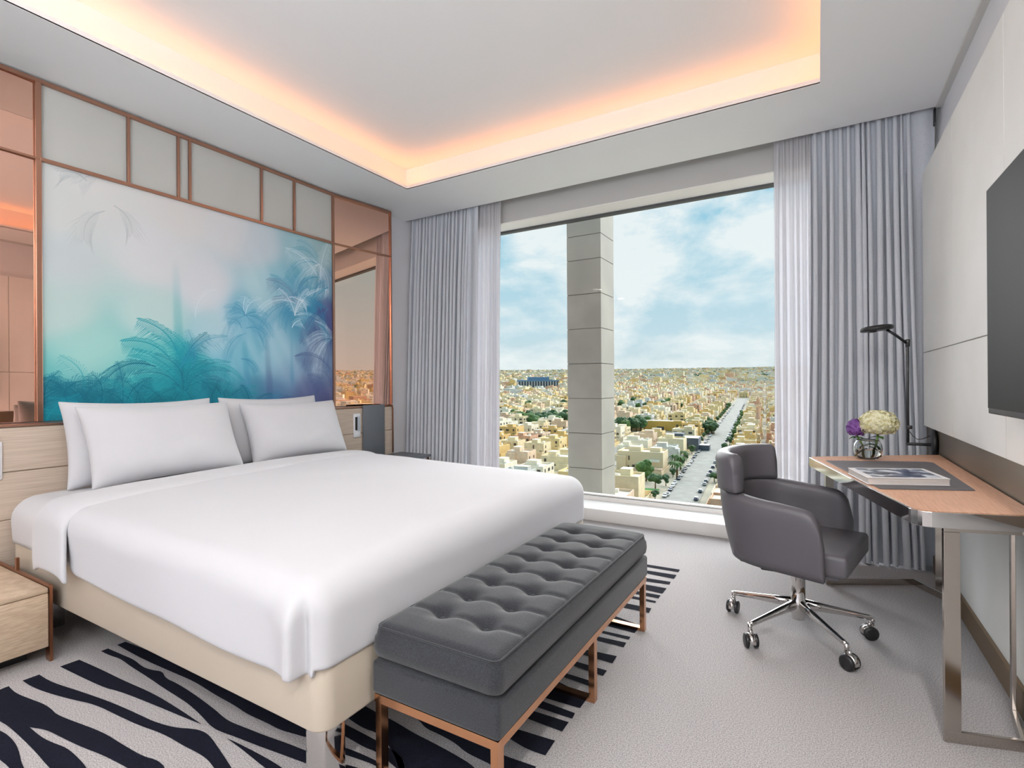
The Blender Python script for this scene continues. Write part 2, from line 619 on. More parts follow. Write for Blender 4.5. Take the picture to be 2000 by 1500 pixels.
for (x0, x1, y0, y1) in ((HX0 - e, HX0, HY0 - e, HY1 + e), (HX1, HX1 + e, HY0 - e, HY1 + e), (HX0, HX1, HY1, HY1 + e), (HX0, HX1, HY0 - e, HY0)):
    mb.box(x0, x1, y0, y1, CEIL - 0.001, CEIL + 0.030)
struct(mb.build('trim_2', M['ceiling']))
mb = MB()
mb.box(HX0 - SB - .03, HX1 + SB + .03, HY0 - SB - .03, HY1 + SB + .03, UP, UP + 0.05)
struct(mb.build('ceiling_2', M['ceiling']))
OR = (1.0, 0.32, 0.045)
zc = CEIL + 0.024
hw = .034
for nme, loc, sx, sy, rot_ in (('cove_light_left', (HX0 - hw, (HY0 + HY1) / 2, zc), 0.04, HY1 - HY0, (0, 1)),
                         ('cove_light_right', (HX1 + hw, (HY0 + HY1) / 2, zc), 0.04, HY1 - HY0, (0, -1)),
                         ('cove_light_window', ((HX0 + HX1) / 2, HY1 + hw, zc), HX1 - HX0, 0.04, (1, 0)),
                         ('cove_light_back', ((HX0 + HX1) / 2, HY0 - hw, zc), HX1 - HX0, 0.04, (-1, 0))):
    ln = max(sx, sy)
    o = area(nme, loc, sx, sy, COVE_W * 13.0 * ln, OR, (0, 0, 1))
    o.rotation_euler = (PI + rot_[0] * math.radians(42), rot_[1] * math.radians(42), 0)

# walls
mb = MB()
mb.box(WL - 0.2, WL, YB - 0.1, YG + 0.4, -0.12, 3.2)
struct(mb.build('wall_left', M['wall']))
mb = MB()
mb.box(WR, WR + 0.2, YB - 0.1, YG + 0.4, -0.12, 3.2)
struct(mb.build('wall_right', M['wall']))
mb = MB()
mb.box(WL, WR, YB - 0.1, YB, 0.0, CEIL)
struct(mb.build('wall_back', M['wall']))
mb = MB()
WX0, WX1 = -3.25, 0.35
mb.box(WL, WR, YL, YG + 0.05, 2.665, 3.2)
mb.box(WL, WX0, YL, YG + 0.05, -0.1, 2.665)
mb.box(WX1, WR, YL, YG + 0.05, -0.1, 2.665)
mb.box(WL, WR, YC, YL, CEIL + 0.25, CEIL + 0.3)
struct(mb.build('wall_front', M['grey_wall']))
mb = MB()
mb.box(WX0, WX1, YL + 0.001, YG, 2.655, 2.664)
mb.box(WX0 - .001, WX0 + .01, YL + 0.001, YG, 0.1, 2.655)
mb.box(WX1 - .01, WX1 + .001, YL + 0.001, YG, 0.1, 2.655)
struct(mb.build('trim_3', M['reveal']))
mb = MB()
mb.rbox(WL + .001, WR - .001, 4.07, 4.20, 0.0, 0.10, 0.006, 2)
mb.box(WL + .001, WR - .001, 4.19, YG + 0.05, -0.12, 0.098)
struct(mb.build('trim_4', M['sill']))
win = thing('window_1', None, None, ((WX0 + WX1) / 2, YG, 0.1))
struct(win)
mb = MB()
mb.box(WX0, WX1, YG, YG + 0.05, 0.098, 0.15)
mb.box(WX0, WX0 + 0.04, YG, YG + 0.05, 0.15, 2.64)
mb.box(WX1 - 0.04, WX1, YG, YG + 0.05, 0.15, 2.64)
o = mb.build('window_frame', M['reveal'], win)
mb = MB()
mb.box(WX0, WX1, YG, YG + 0.05, 2.635, 2.655)
mb.box(WX0, WX1, YG - 0.004, YG, 0.135, 0.139)
mb.build('window_gasket', mat('gasket', (70, 72, 74), 0.5), win)
mb = MB()
mb.add([(WX0, YG + .03, .12), (WX1, YG + .03, .12), (WX1, YG + .03, 2.65), (WX0, YG + .03, 2.65)], [(0, 1, 2, 3)])
mb.build('window_pane', M['pane'], win, normals=False)

# lower right wall build-out and bronze band, baseboard
mb = MB()
mb.box(0.60, WR, YB, 3.95, 0.0, 0.70)
struct(mb.build('trim_5', M['panel']))
mb = MB()
mb.box(0.585, 0.601, YB, 3.96, 0.0, 0.098)
struct(mb.build('baseboard_right', M['base_bronze'], bevel=0.002))
mb = MB()
mb.box(0.558, WR, YB, 3.95, 0.70, 0.872)
struct(mb.build('trim_6', M['bronze']))

# big upholstered wall panels round the television
wp = thing('wall_panel', 'off-white leather wall panelling in large squares behind the television', 'wall panel', (0.6, 1.5, 0.88))
PX = 0.545
ys = [YB, -0.80, 0.0, 0.79, 1.57, 2.36, 3.149, 3.95]
zs = [0.875, 1.312, 1.75, 2.385]
gap = 0.0022
for i in range(len(ys) - 1):
    for (z0, z1) in ((0.875, 1.312), (1.312, 2.385)):
        mb = MB()
        mb.box(PX, PX + 0.03, ys[i] + gap, ys[i + 1] - gap, z0 + gap, z1 - gap)
        mb.build('upholstered_square', M['panel'], wp, bevel=0.0012, seg=1)
mb = MB()
mb.box(PX + 0.025, WR, YB, 3.95, 0.872, 2.385)
mb.build('panel_backing', M['panel'], wp)
mb = MB()
mb.box(WR - 0.03, WR, YB, YC - .02, 2.784, 2.80)
struct(mb.build('trim_7', mat('shadow_gap', (205, 203, 200), 0.8)))

# ================================================================ FEATURE WALL
FX = WL + 0.012
ZT, ZM, ZB = 2.779, 2.362, 0.958
YA0, YA1, YE = 1.125, 3.083, 3.695
YS = -0.6     # feature wall goes on behind the camera

# copper framework: one grid of bars
fr = thing('copper_wall_frame', 'slim copper frame grid on the headboard wall around mural, grey panels and mirrors', 'wall frame', (WL, 1.5, ZB))
bars_h = [(YS, YA1, ZT, 0.022), (YS, YA0, ZM, 0.012), (YA0, YA1, ZM, 0.020)]
for (y0, y1, z, w) in bars_h:
    mb = MB()
    mb.box(WL, FX + 0.014, y0, y1, z - w / 2, z + w / 2)
    mb.build('horizontal_bar', M['copper'], fr, bevel=0.002)
for (y, z0, z1, w) in ((YA0 - .006, ZB, ZT, 0.026), (0.40, ZB, ZT, 0.016), (1.543, ZM, ZT, 0.014), (1.828, ZM, ZT, 0.014), (1.900, ZM, ZT, 0.014),
                       (2.416, ZM, ZT, 0.014), (2.699, ZM, ZT, 0.014), (YA1, ZB, ZT, 0.020)):
    mb = MB()
    mb.box(WL, FX + 0.013, y - w / 2, y + w / 2, z0, z1)
    mb.build('vertical_bar', M['copper'], fr, bevel=0.002)

# the bay by the window is set slightly aslant: its far edge stands further into the room
SP = .088


def slant(y):
    return .010 + SP * (y - YA1) / (YE - YA1)


def slant_bar(y0, y1, z0, z1):
    m_ = MB()
    a, b_ = WL + slant(y0) + .014, WL + slant(y1) + .014
    m_.add([(WL, y0, z0), (a, y0, z0), (b_, y1, z0), (WL, y1, z0), (WL, y0, z1), (a, y0, z1), (b_, y1, z1), (WL, y1, z1)],
           [(0, 3, 2, 1), (4, 5, 6, 7), (0, 1, 5, 4), (1, 2, 6, 5), (2, 3, 7, 6), (3, 0, 4, 7)])
    return m_


slant_bar(YA1, YE, ZT - .011, ZT + .011).build('horizontal_bar', M['copper'], fr)
slant_bar(YA1, YE, ZM - .006, ZM + .006).build('horizontal_bar', M['copper'], fr)
slant_bar(YE - .012, YE, ZB, ZT - .011).build('vertical_bar', M['copper'], fr)

# grey lacquer panels of the top row
gl = [(YA0, 1.543), (1.543, 1.828), (1.828, 1.900), (1.900, 2.416), (2.416, 2.699), (2.699, YA1)]
gn = ['wide grey lacquer panel at the left end of the row above the mural',
      'grey lacquer panel second from the left above the mural',
      'very narrow grey lacquer strip between two copper bars above the mural',
      'widest grey lacquer panel, right of the narrow strip above the mural',
      'narrow grey lacquer panel second from the right above the mural',
      'grey lacquer panel at the right end of the row, beside the copper mirror']
for (y0, y1), lb in zip(gl, gn):
    mb = MB()
    mb.box(WL + 0.001, FX - 0.004, y0 + 0.008, y1 - 0.008, ZM + 0.008, ZT - 0.008)
    tag(mb.build('grey_panel', M['grey_lacquer']), lb, 'wall panel', 'grey panels above the mural')


def mirror_box(y0, y1, z0, z1, dx0, dx1, label):
    """a mirror sheet; its two upright edges may sit at slightly different depths"""
    mb = MB()
    xa, xb = WL + dx0, WL + dx1
    vs = [(xa - .004, y0, z0), (xa, y0, z0), (xb, y1, z0), (xb - .004, y1, z0), (xa - .004, y0, z1), (xa, y0, z1), (xb, y1, z1), (xb - .004, y1, z1)]
    mb.add(vs, [(0, 3, 2, 1), (4, 5, 6, 7), (0, 1, 5, 4), (1, 2, 6, 5), (2, 3, 7, 6), (3, 0, 4, 7)])
    return tag(mb.build('copper_mirror', M['mirror']), label, 'mirror', 'copper tinted mirrors')


mirror_box(0.41, YA0 - 0.02, ZM + .007, ZT - .012, .024, .008, 'copper tinted mirror above the left bedside, upper small pane')
mirror_box(0.41, YA0 - 0.02, ZB, ZM - .007, .024, .008, 'tall copper tinted mirror left of the palm mural')
mirror_box(YS, 0.39, ZM + .007, ZT - .01, .008, .008, 'upper copper mirror pane beyond the left edge')
mirror_box(YS, 0.39, ZB, ZM - .007, .008, .008, 'tall copper mirror pane beyond the left edge')
mirror_box(YA1 + .011, YE - 0.012, ZM + .007, ZT - .012, .012, slant(YE - .012), 'small copper tinted mirror in the top right corner of the headboard wall')
mirror_box(YA1 + .011, YE - 0.012, ZB, ZM - .007, .012, slant(YE - .012), 'tall copper tinted mirror between the palm mural and the curtain')

# ---------------------------------------------------------------- printed mural
CTRL = [(0.148,0.996,214,216,216),(0.027,0.84,208,212,212),(0.027,0.64,196,206,210),(0.026,0.441,186,208,206),(0.083,0.244,160,206,201),(0.014,0.151,95,180,180),(0.013,0.043,18,90,112),(0.107,0.058,20,120,135),(0.146,0.248,165,210,204),(0.185,0.054,30,135,148),(0.185,0.163,90,185,185),(0.287,0.716,216,219,223),(0.285,0.439,190,215,214),(0.285,0.256,120,200,196),(0.363,0.212,50,165,170),(0.362,0.069,15,120,140),(0.284,0.071,25,140,150),(0.482,0.064,25,125,150),(0.483,0.393,175,208,218),(0.449,0.614,217,220,227),(0.542,0.921,214,216,220),(0.366,0.979,217,217,217),(0.642,0.874,195,207,217),(0.683,0.666,190,218,226),(0.599,0.486,110,175,200),(0.598,0.299,110,180,200),(0.727,0.449,160,200,216),(0.726,0.28,155,200,215),(0.797,0.516,60,135,170),(0.834,0.61,60,140,175),(0.872,0.767,110,170,190),(0.873,0.887,160,196,206),(0.951,0.91,150,180,185),(0.921,0.291,120,150,182),(0.976,0.543,75,80,130),(0.771,0.196,130,165,195),(0.868,0.079,90,100,145),(0.725,0.082,80,120,160),(0.597,0.086,60,130,160),(0.52,0.217,120,185,205),(0.728,0.676,110,175,195),(0.987,0.044,80,85,130),(0.977,0.761,90,130,160)]
FR = [(0.355,0.283,0.241,0.438,0.25,0.13,'t',0.8),(0.331,0.258,0.196,0.339,0.25,0.12,'t',0.8),(0.285,0.221,0.145,0.162,0.35,0.13,'d',0.8),(0.354,0.211,0.465,0.266,-0.3,0.12,'t',0.5),(0.366,0.224,0.521,0.397,-0.25,0.12,'b',0.4),(0.395,0.189,0.577,0.179,-0.35,0.12,'t',0.6),(0.404,0.226,0.388,0.406,0.15,0.1,'b',0.3),(0.198,0.053,0.139,0.12,0.2,0.08,'d',0.7),(0.205,0.074,0.27,0.175,-0.2,0.08,'d',0.6),(0.191,0.031,0.179,0.249,0.1,0.08,'d',0.5),(0.132,0.056,0.114,0.194,0.3,0.12,'d',0.6),(0.059,0.06,0.003,0.171,0.3,0.1,'d',0.8),(0.083,0.059,0.036,0.151,-0.3,0.12,'d',0.6),(0.095,0.121,0.042,0.262,0.3,0.09,'t',0.3),(0.048,0.101,0.12,0.162,-0.35,0.13,'d',0.6),(0.003,0.063,0.036,0.201,0.2,0.08,'d',0.6),(0.413,0.459,0.484,0.621,0.3,0.1,'w',0.25),(0.579,0.431,0.53,0.476,0.4,0.08,'b',0.5),(0.598,0.433,0.672,0.415,-0.3,0.1,'b',0.4),(0.598,0.406,0.52,0.269,0.3,0.08,'b',0.4),(0.578,0.271,0.639,0.221,-0.3,0.07,'b',0.5),(0.924,0.78,0.775,0.916,0.2,0.13,'w',0.5),(0.937,0.768,0.979,1.012,0.1,0.13,'w',0.5),(0.924,0.78,0.834,0.699,0.2,0.1,'b',0.6),(0.809,0.533,0.872,0.707,0.15,0.09,'w',0.7),(0.809,0.533,0.977,0.731,-0.25,0.1,'w',0.6),(0.809,0.533,0.739,0.678,0.2,0.08,'w',0.6),(0.809,0.533,0.976,0.481,-0.3,0.1,'w',0.5),(0.988,0.231,0.815,0.314,0.25,0.12,'n',0.7),(0.976,0.606,0.845,0.405,-0.2,0.12,'n',0.6),(0.976,0.481,0.988,0.231,0.1,0.1,'n',0.6),(0.977,0.731,0.871,0.527,-0.2,0.12,'b',0.6),(0.104,0.976,0.045,0.989,0.3,0.12,'g',0.5),(0.149,1.019,0.086,0.967,-0.2,0.1,'g',0.4),(0.148,0.868,0.097,0.744,-0.3,0.14,'g',0.45),(0.174,0.901,0.222,0.809,-0.3,0.12,'g',0.4),(0.5,0.089,0.438,0.152,0.3,0.09,'d',0.5),(0.538,0.036,0.519,0.114,0.1,0.08,'d',0.5)]
TK = [(0.349,0.734,0.365,0.02,12,'t',0.5),(0.583,0.537,0.607,0.005,9,'b',0.55),(0.549,0.296,0.617,0.031,5,'b',0.3),(0.678,0.443,0.698,0.027,10,'n',0.5),(0.792,0.457,0.795,0.167,5,'b',0.4)]
AW, AH = 860, 620
uu, vv = np.meshgrid(np.linspace(0, 1, AW), np.linspace(0, 1, AH), indexing='ij')
num = np.zeros((AW, AH, 3))
den = np.zeros((AW, AH))
for (a, b_, r_, g_, c_) in CTRL:
    d2 = ((uu - a) * 1.4) ** 2 + (vv - b_) ** 2
    w = np.exp(-d2 / 0.0065) + 0.02 * np.exp(-d2 / 0.05) + 1e-6 / (d2 + 0.01)
    num += w[..., None] * np.array((r_, g_, c_), float)
    den += w
img = num / den[..., None]
PAL = {'t': (20, 140, 155), 'd': (12, 98, 120), 'b': (45, 130, 170), 'w': (225, 240, 246), 'n': (62, 82, 130), 'g': (176, 184, 188)}


def stroke(x0, y0, x1, y1, wd0, wd1, col, al):
    """soft tapering stroke, coordinates in art heights (x 0..1.4)"""
    px0, px1 = sorted((x0, x1))
    py0, py1 = sorted((y0, y1))
    m_ = wd0 + .004
    i0, i1 = int(max(0, (px0 - m_) / 1.4 * AW)), int(min(AW, (px1 + m_) / 1.4 * AW + 2))
    j0, j1 = int(max(0, (py0 - m_) * AH)), int(min(AH, (py1 + m_) * AH + 2))
    if i1 <= i0 or j1 <= j0:
        return
    X = uu[i0:i1, j0:j1] * 1.4
    Y = vv[i0:i1, j0:j1]
    dx, dy = x1 - x0, y1 - y0
    l2 = dx * dx + dy * dy + 1e-9
    t = np.clip(((X - x0) * dx + (Y - y0) * dy) / l2, 0, 1)
    d = np.hypot(X - x0 - t * dx, Y - y0 - t * dy)
    w = wd0 + (wd1 - wd0) * t
    a = np.clip((w - d) / 0.0016 + .5, 0, 1) * al * (1 - 0.3 * t)
    img[i0:i1, j0:j1] = img[i0:i1, j0:j1] * (1 - a[..., None]) + np.array(col) * a[..., None]


def soft_trunk(a0, b0, a1, b1, w, col, al):
    X, Y = uu * 1.4, vv
    t = np.clip((b0 - Y) / max(b0 - b1, 1e-6), -0.2, 1.2)
    cx = (a0 + (a1 - a0) * t) * 1.4
    ww = w / 330.0 * (0.7 + 0.5 * t) * .5
    m = 1 / (1 + np.exp((np.abs(X - cx) - ww) / 0.0035))
    m *= np.clip(t * 1.6, 0, 1) * np.clip((1.2 - t) * 5, 0, 1) * al
    img[:] = img * (1 - m[..., None]) + np.array(col) * m[..., None]


for (a0, b0, a1, b1, w, c, al) in TK:
    soft_trunk(a0, b0, a1, b1, w * 1.15, PAL[c], al * .75)


def frond(a0, b0, a1, b1, bend, ln, c, al):
    x0, y0, x1, y1 = a0 * 1.4, b0, a1 * 1.4, b1
    dx, dy = x1 - x0, y1 - y0
    Ls = math.hypot(dx, dy)
    nx, ny = -dy / Ls, dx / Ls
    if (x1 < x0):
        nx, ny = -nx, -ny
    bd = abs(bend) * Ls * .55
    pts = []
    K = 46
    for k in range(K + 1):
        t = k / K
        o = 4 * t * (1 - t) * bd
        pts.append((x0 + dx * t + nx * o, y0 + dy * t + ny * o - 0.06 * Ls * t * t))
    col = PAL[c]
    for k in range(K):
        stroke(*pts[k], *pts[k + 1], 0.0028 * (1 - .6 * k / K), 0.0026 * (1 - .6 * k / K), col, al)
    ln *= .72
    nl = max(12, int(Ls / .0085))
    for k in range(2, nl + 1):
        t = k / nl
        fk = t * K
        i_ = min(K - 1, int(fk))
        q, p = pts[i_], pts[i_ + 1]
        fr_ = fk - i_
        tx, ty = p[0] - q[0], p[1] - q[1]
        p = (q[0] + tx * fr_, q[1] + ty * fr_)
        tl = math.hypot(tx, ty) + 1e-9
        tx, ty = tx / tl, ty / tl
        lw = ln * (math.sin(PI * min(1, t * .85 + .12)) ** .6) * (.8 + .4 * rnd.random())
        for sgn in (-1, 1):
            ax, ay = tx * .80 - sgn * ty * .60, ty * .80 + sgn * tx * .60
            ay -= .30
            m1 = (p[0] + ax * lw * .5, p[1] + ay * lw * .5)
            m2 = (m1[0] + ax * lw * .4, m1[1] + (ay - .5) * lw * .4)
            stroke(p[0], p[1], m1[0], m1[1], .0013, .0016, col, al * .95)
            stroke(m1[0], m1[1], m2[0], m2[1], .0016, .0004, col, al * .85)


for (ca_, cb_, n_, l0, l1, a0_, a1_, cols, al_) in ((.37, .10, 17, .22, .36, 8, 172, 'ttd', .62), (.10, -.02, 13, .16, .27, 20, 165, 'ddt', .6), (-.02, .05, 6, .14, .24, 5, 80, 'dd', .55),
                                                 (.24, .0, 9, .14, .24, 30, 160, 'dd', .55), (.595, .50, 9, .10, .17, -60, 230, 'bbw', .4), (.52, .02, 8, .14, .24, 20, 160, 'dt', .4),
                                                 (.82, .60, 15, .12, .25, -50, 230, 'bnwb', .45), (1.0, .42, 9, .14, .26, 95, 260, 'nnw', .5), (.93, .86, 8, .14, .24, 130, 300, 'wwb', .35),
                                                 (.99, .12, 6, .12, .2, 90, 180, 'nn', .45), (.72, .02, 6, .1, .16, 20, 160, 'bn', .35)):
    for k in range(n_):
        an = math.radians(a0_ + (a1_ - a0_) * (k + rnd.uniform(.2, .8)) / n_)
        L_ = rnd.uniform(l0, l1)
        frond(ca_, cb_, ca_ + math.cos(an) * L_ / 1.4, cb_ + math.sin(an) * L_ - .03, rnd.uniform(.15, .4), .085 + L_ * .16, rnd.choice(cols), al_ * rnd.uniform(.75, 1.1))
for f in FR:
    frond(*f)
# extra faint undergrowth low in the print
for k in range(20):
    a = rnd.uniform(0.0, .62)
    frond(a, rnd.uniform(-.06, .03), a + rnd.uniform(-.09, .09), rnd.uniform(.07, .2) - .06 * abs(a - .3), rnd.choice((-.25, .25)), .08,
          rnd.choice('ddt'), .5)
for k in range(9):
    a = rnd.uniform(.78, .98)
    b_ = rnd.uniform(.45, .72)
    frond(a, b_, a + rnd.uniform(-.1, .1), b_ + rnd.uniform(-.12, .1), .2, .09, rnd.choice('wbb'), .45)
# drifting mist
for k in range(60):
    a, b_ = rnd.uniform(.45, 1.0) * 1.4, rnd.uniform(.15, .9)
    s = rnd.uniform(.03, .09)
    m = np.exp(-(((uu * 1.4 - a) + (vv - b_) * .5) ** 2 / (s * .45) ** 2 + (vv - b_) ** 2 / (s * 2) ** 2)) * rnd.uniform(.05, .14)
    img[:] = img * (1 - m[..., None]) + np.array((208, 224, 234)) * m[..., None]
img = np.clip(img, 0, 255) / 255.0
linimg = np.where(img <= .04045, img / 12.92, ((img + .055) / 1.055) ** 2.4)
me = bpy.data.meshes.new('palm_print')
AX = WL + 0.010
vx = np.full((AW, AH), AX)
co = np.stack([vx, YA0 + .008 + uu * (YA1 - YA0 - .018), ZB + vv * (ZM - ZB - .01)], -1).reshape(-1, 3)
idx = np.arange(AW * AH).reshape(AW, AH)
fc = np.stack([idx[:-1, :-1], idx[1:, :-1], idx[1:, 1:], idx[:-1, 1:]], -1).reshape(-1)
nf = (AW - 1) * (AH - 1)
me.vertices.add(AW * AH)
me.vertices.foreach_set('co', co.ravel().astype(np.float32))
me.loops.add(nf * 4)
me.loops.foreach_set('vertex_index', fc.astype(np.int32))
me.polygons.add(nf)
me.polygons.foreach_set('loop_start', np.arange(0, nf * 4, 4, dtype=np.int32))
me.update(calc_edges=True)
ca = me.color_attributes.new('print', 'FLOAT_COLOR', 'POINT')
rgba = np.concatenate([linimg.reshape(-1, 3), np.ones((AW * AH, 1))], 1)
ca.data.foreach_set('color', rgba.ravel().astype(np.float32))
am = bpy.data.materials.new('mural_print')
am.use_nodes = True
t = am.node_tree
at = t.nodes.new('ShaderNodeAttribute')
at.attribute_name = 'print'
t.links.new(at.outputs['Color'], t.nodes['Principled BSDF'].inputs['Base Color'])
t.nodes['Principled BSDF'].inputs['Roughness'].default_value = 0.45
t.nodes['Principled BSDF'].inputs['Specular IOR Level'].default_value = 0.3
me.materials.append(am)
art = thing('palm_mural', 'large misty turquoise and blue palm jungle mural above the bed', 'mural', (WL, 2.1, ZB))
link('printed_face', me, art)
mb = MB()
mb.box(WL + .001, AX - .001, YA0 + .008, YA1 - .01, ZB, ZM - .01)
mb.build('backing_board', M['white_plastic'], art)

# ---------------------------------------------------------------- headboard
hb = thing('headboard', 'pale oak horizontally boarded headboard running along the wall behind the bed', 'headboard', (WL, 1.6, 0))
HBX = -3.45
zz = [0.02, 0.245, 0.487, 0.722, 0.942]
for i in range(4):
    mb = MB()
    mb.box(HBX - .02, HBX, YS, 3.66, zz[i] + .0025, zz[i + 1] - .0025)
    mb.build('board', M['oak'], hb, bevel=0.003)
mb = MB()
mb.box(WL + .002, HBX - .012, YS, 3.655, 0.001, 0.944)
mb.build('backing', M['oak'], hb)
mb = MB()
mb.box(WL + .001, HBX + .002, YS, 3.66, 0.944, 0.954)
mb.build('copper_ledge', M['copper'], hb, bevel=.002)


def socket_plate(y0, y1, z0, z1, label):
    t_ = thing('control_panel', label, 'switch panel', (HBX, (y0 + y1) / 2, z0))
    MB().rbox(HBX, HBX + .009, y0, y1, z0, z1, .003, 2).build('plate', M['white_plastic'], t_)
    w_, h_ = y1 - y0, z1 - z0
    MB().rbox(HBX + .007, HBX + .016, y0 + w_ * .22, y0 + w_ * .48, z0 + h_ * .3, z0 + h_ * .86, .003, 2).build('dark_slot', M['black'], t_)
    MB().rbox(HBX + .007, HBX + .013, y0 + w_ * .52, y0 + w_ * .86, z0 + h_ * .26, z0 + h_ * .88, .003, 2).build('key', mat('key_grey', (190, 200, 210), .25), t_)
    MB().rbox(HBX + .007, HBX + .011, y0 + w_ * .25, y0 + w_ * .75, z0 + h_ * .06, z0 + h_ * .2, .002, 2).build('key', M['white_plastic'], t_)


socket_plate(3.165, 3.245, .69, .895, 'white switch panel on the headboard right of the pillows')
socket_plate(.855, .932, .69, .875, 'white switch panel on the headboard at the left edge')

# ================================================================ BED
bed = thing('bed', 'king size bed with beige leather base, white mattress and chrome feet', 'bed', (-2.3, 1.85, 0))
BX0, BX1, BY0, BY1 = -3.30, -1.145, 0.935, 2.765
mb = MB()
pts = []
R_ = .05
for cx, cy, a0 in ((BX1 - R_, BY0 + R_, -90), (BX1 - R_, BY1 - R_, 0)):
    for k in range(9):
        a = math.radians(a0 + k * 90 / 8)
        pts.append((cx + R_ * math.cos(a), cy + R_ * math.sin(a)))
pts += [(BX0, BY1), (BX0, BY0)]
mb.prism(pts, .20, .415, smooth=True)
mb.build('base', M['leather_beige'], bed, bevel=.008, seg=3)
for (lx, ly) in ((-1.235, .955), (-1.235, 2.66), (-3.2, .99), (-3.2, 2.66)):
    MB().rbox(lx, lx + .075, ly, ly + .075, 0.0, .205, .003, 2).build('leg', M['chrome'], bed)


def drape(x0, x1, y0, y1, ztop, drops, r, nx, ny, nd, crown=0.0, wob=0.0, seed=0.0, slope=0.0, hemfn=None, outfn=None, thick=0.0):
    """cloth over a box; drops=(x0 side, x1 side, y0 side, y1 side) hanging lengths, 0 = cut edge"""
    def axis(a, b, n, d0, d1):
        out = []
        if d0:
            out += [(a, -d0 * (nd - k) / nd) for k in range(nd)]
        out += [(a + (b - a) * k / (n - 1), 0.0) for k in range(n)]
        if d1:
            out += [(b, d1 * (k + 1) / nd) for k in range(nd)]
        return out
    ax, ay = axis(x0, x1, nx, drops[0], drops[1]), axis(y0, y1, ny, drops[2], drops[3])
    vs = []
    for (cx, ex) in ax:
        for (cy, ey) in ay:
            u = (cx - x0) / (x1 - x0)
            v = (cy - y0) / (y1 - y0)
            z = ztop + crown * (4 * v * (1 - v)) ** .6 * 1.0 - slope * u
            n_ = noise.noise(Vector((cx * 2.1 + seed, cy * 1.7, seed)))
            n2 = noise.noise(Vector((cx * 5.0 + seed, cy * 4.0, seed + 5)))
            z += wob * (n_ + .4 * n2)
            l = max(abs(ex), abs(ey))
            X, Y, Z = cx, cy, z
            if l > 1e-9:
                d = Vector((ex, ey)).normalized()
                arc = r * PI / 2
                if l < arc:
                    o = r * math.sin(l / r)
                    dz = r * (1 - math.cos(l / r))
                else:
                    o = r
                    dz = r + (l - arc)
                t_ = min(1, max(0, (l - arc) / .12)) if l > arc else 0
                w = noise.noise(Vector((cx * 1.3 + seed, cy * 1.3 + 3, 1.0))) * .018 * t_
                if outfn:
                    w += outfn(cx, cy, ex, ey, l, t_)
                X += d.x * (o + w)
                Y += d.y * (o + w)
                zb = ztop - slope * u
                z0 = z - (z - zb) * min(1, l / arc)
                Z = z0 - dz
                if hemfn:
                    Z = hemfn(Z, cx, cy, ex, ey, l)
            vs.append((X, Y, Z))
    n = len(ay)
    fs = [(i * n + j, i * n + j + 1, (i + 1) * n + j + 1, (i + 1) * n + j) for i in range(len(ax) - 1) for j in range(n - 1)]
    m_ = MB()
    m_.add(vs, fs, 0, True)
    return m_


mt = drape(-3.30, -1.30, 1.03, 2.67, .612, (.28, .22, .27, .27), .105, 30, 30, 12, crown=.012, wob=.004, seed=3)
o = mt.build('mattress', M['sheet'], bed)
o.modifiers.new('s', 'SOLIDIFY').thickness = 0.01


def out_main(cx, cy, ex, ey, l, t_):
    w = 0.0
    if ey < 0 and abs(ex) < 1e-6:                        # near side: tucked fold at the foot corner
        q = (cx - (-1.30)) / .08
        w += 0.022 * min(1, max(0, (l - .10) / .08)) * min(1, max(0, q)) if q > 0 else 0
        w += .006 * math.sin(cx * 7) * t_
    if ex > 0 and ey < 0:
        a = math.atan2(ex, -ey)
        t2 = min(1, max(0, (l - .10) / .08))
        w += 0.022 * t2 * (1 if a < .28 else max(0, 1 - (a - .28) / .1)) - .026 * t2 * math.exp(-((a - .52) / .13) ** 2) + .006 * t_ * math.exp(-((a - 1.1) / .3) ** 2)
    return w


def hem_main(Z, cx, cy, ex, ey, l):
    if abs(ex) < 1e-6 and ey < 0:
        q = max(0, 1 - (cx + 2.66) / .12)
        Z += .05 * q * q * (l / .3)
    Z += .004 * math.sin(cx * 9 + cy * 5) * min(1, l / .25)
    return Z


dv = thing('duvet', 'thick white duvet covering the bed with its head end folded back', 'duvet', (-1.9, 1.85, .6))
m_ = drape(-2.62, -1.235, .995, 2.695, .652, (0, .305, .325, .325), .10, 46, 44, 18, crown=.02, wob=.009, seed=9, slope=.03,
           hemfn=hem_main, outfn=out_main)
# skew the head edge the way the photo shows it: turned back a little further on the window side
m_.v = [(x - max(0.0, (-1.9 - x)) * 0.22 * max(0, min(1, (y - 1.0) / 1.7)), y, z) for (x, y, z) in m_.v]
o = m_.build('quilt', M['sheet'], dv)
md = o.modifiers.new('s', 'SOLIDIFY')
md.thickness = .02
md.offset = -1
o.modifiers.new('sub', 'SUBSURF').render_levels = 1
m_ = drape(-2.92, -2.60, .99, 2.70, .668, (0, 0, .34, .34), .105, 10, 44, 18, crown=.018, wob=.006, seed=21)


def cuff(x, y, z):
    u = (x + 2.92) / .32
    z -= .03 * (2 * u - 1) ** 4
    s = max(0, min(1, (y - 1.0) / 1.7))
    x = x - s * .12 + (.06 * max(0, (.60 - z) / .3) if y < 1.1 else 0)
    return (x, y - (.012 if y < 1 else 0), z)


m_.v = [cuff(*p) for p in m_.v]
o = m_.build('turned_back_edge', M['sheet'], dv)
md = o.modifiers.new('s', 'SOLIDIFY')
md.thickness = .022
md.offset = -1
o.modifiers.new('sub', 'SUBSURF').render_levels = 1


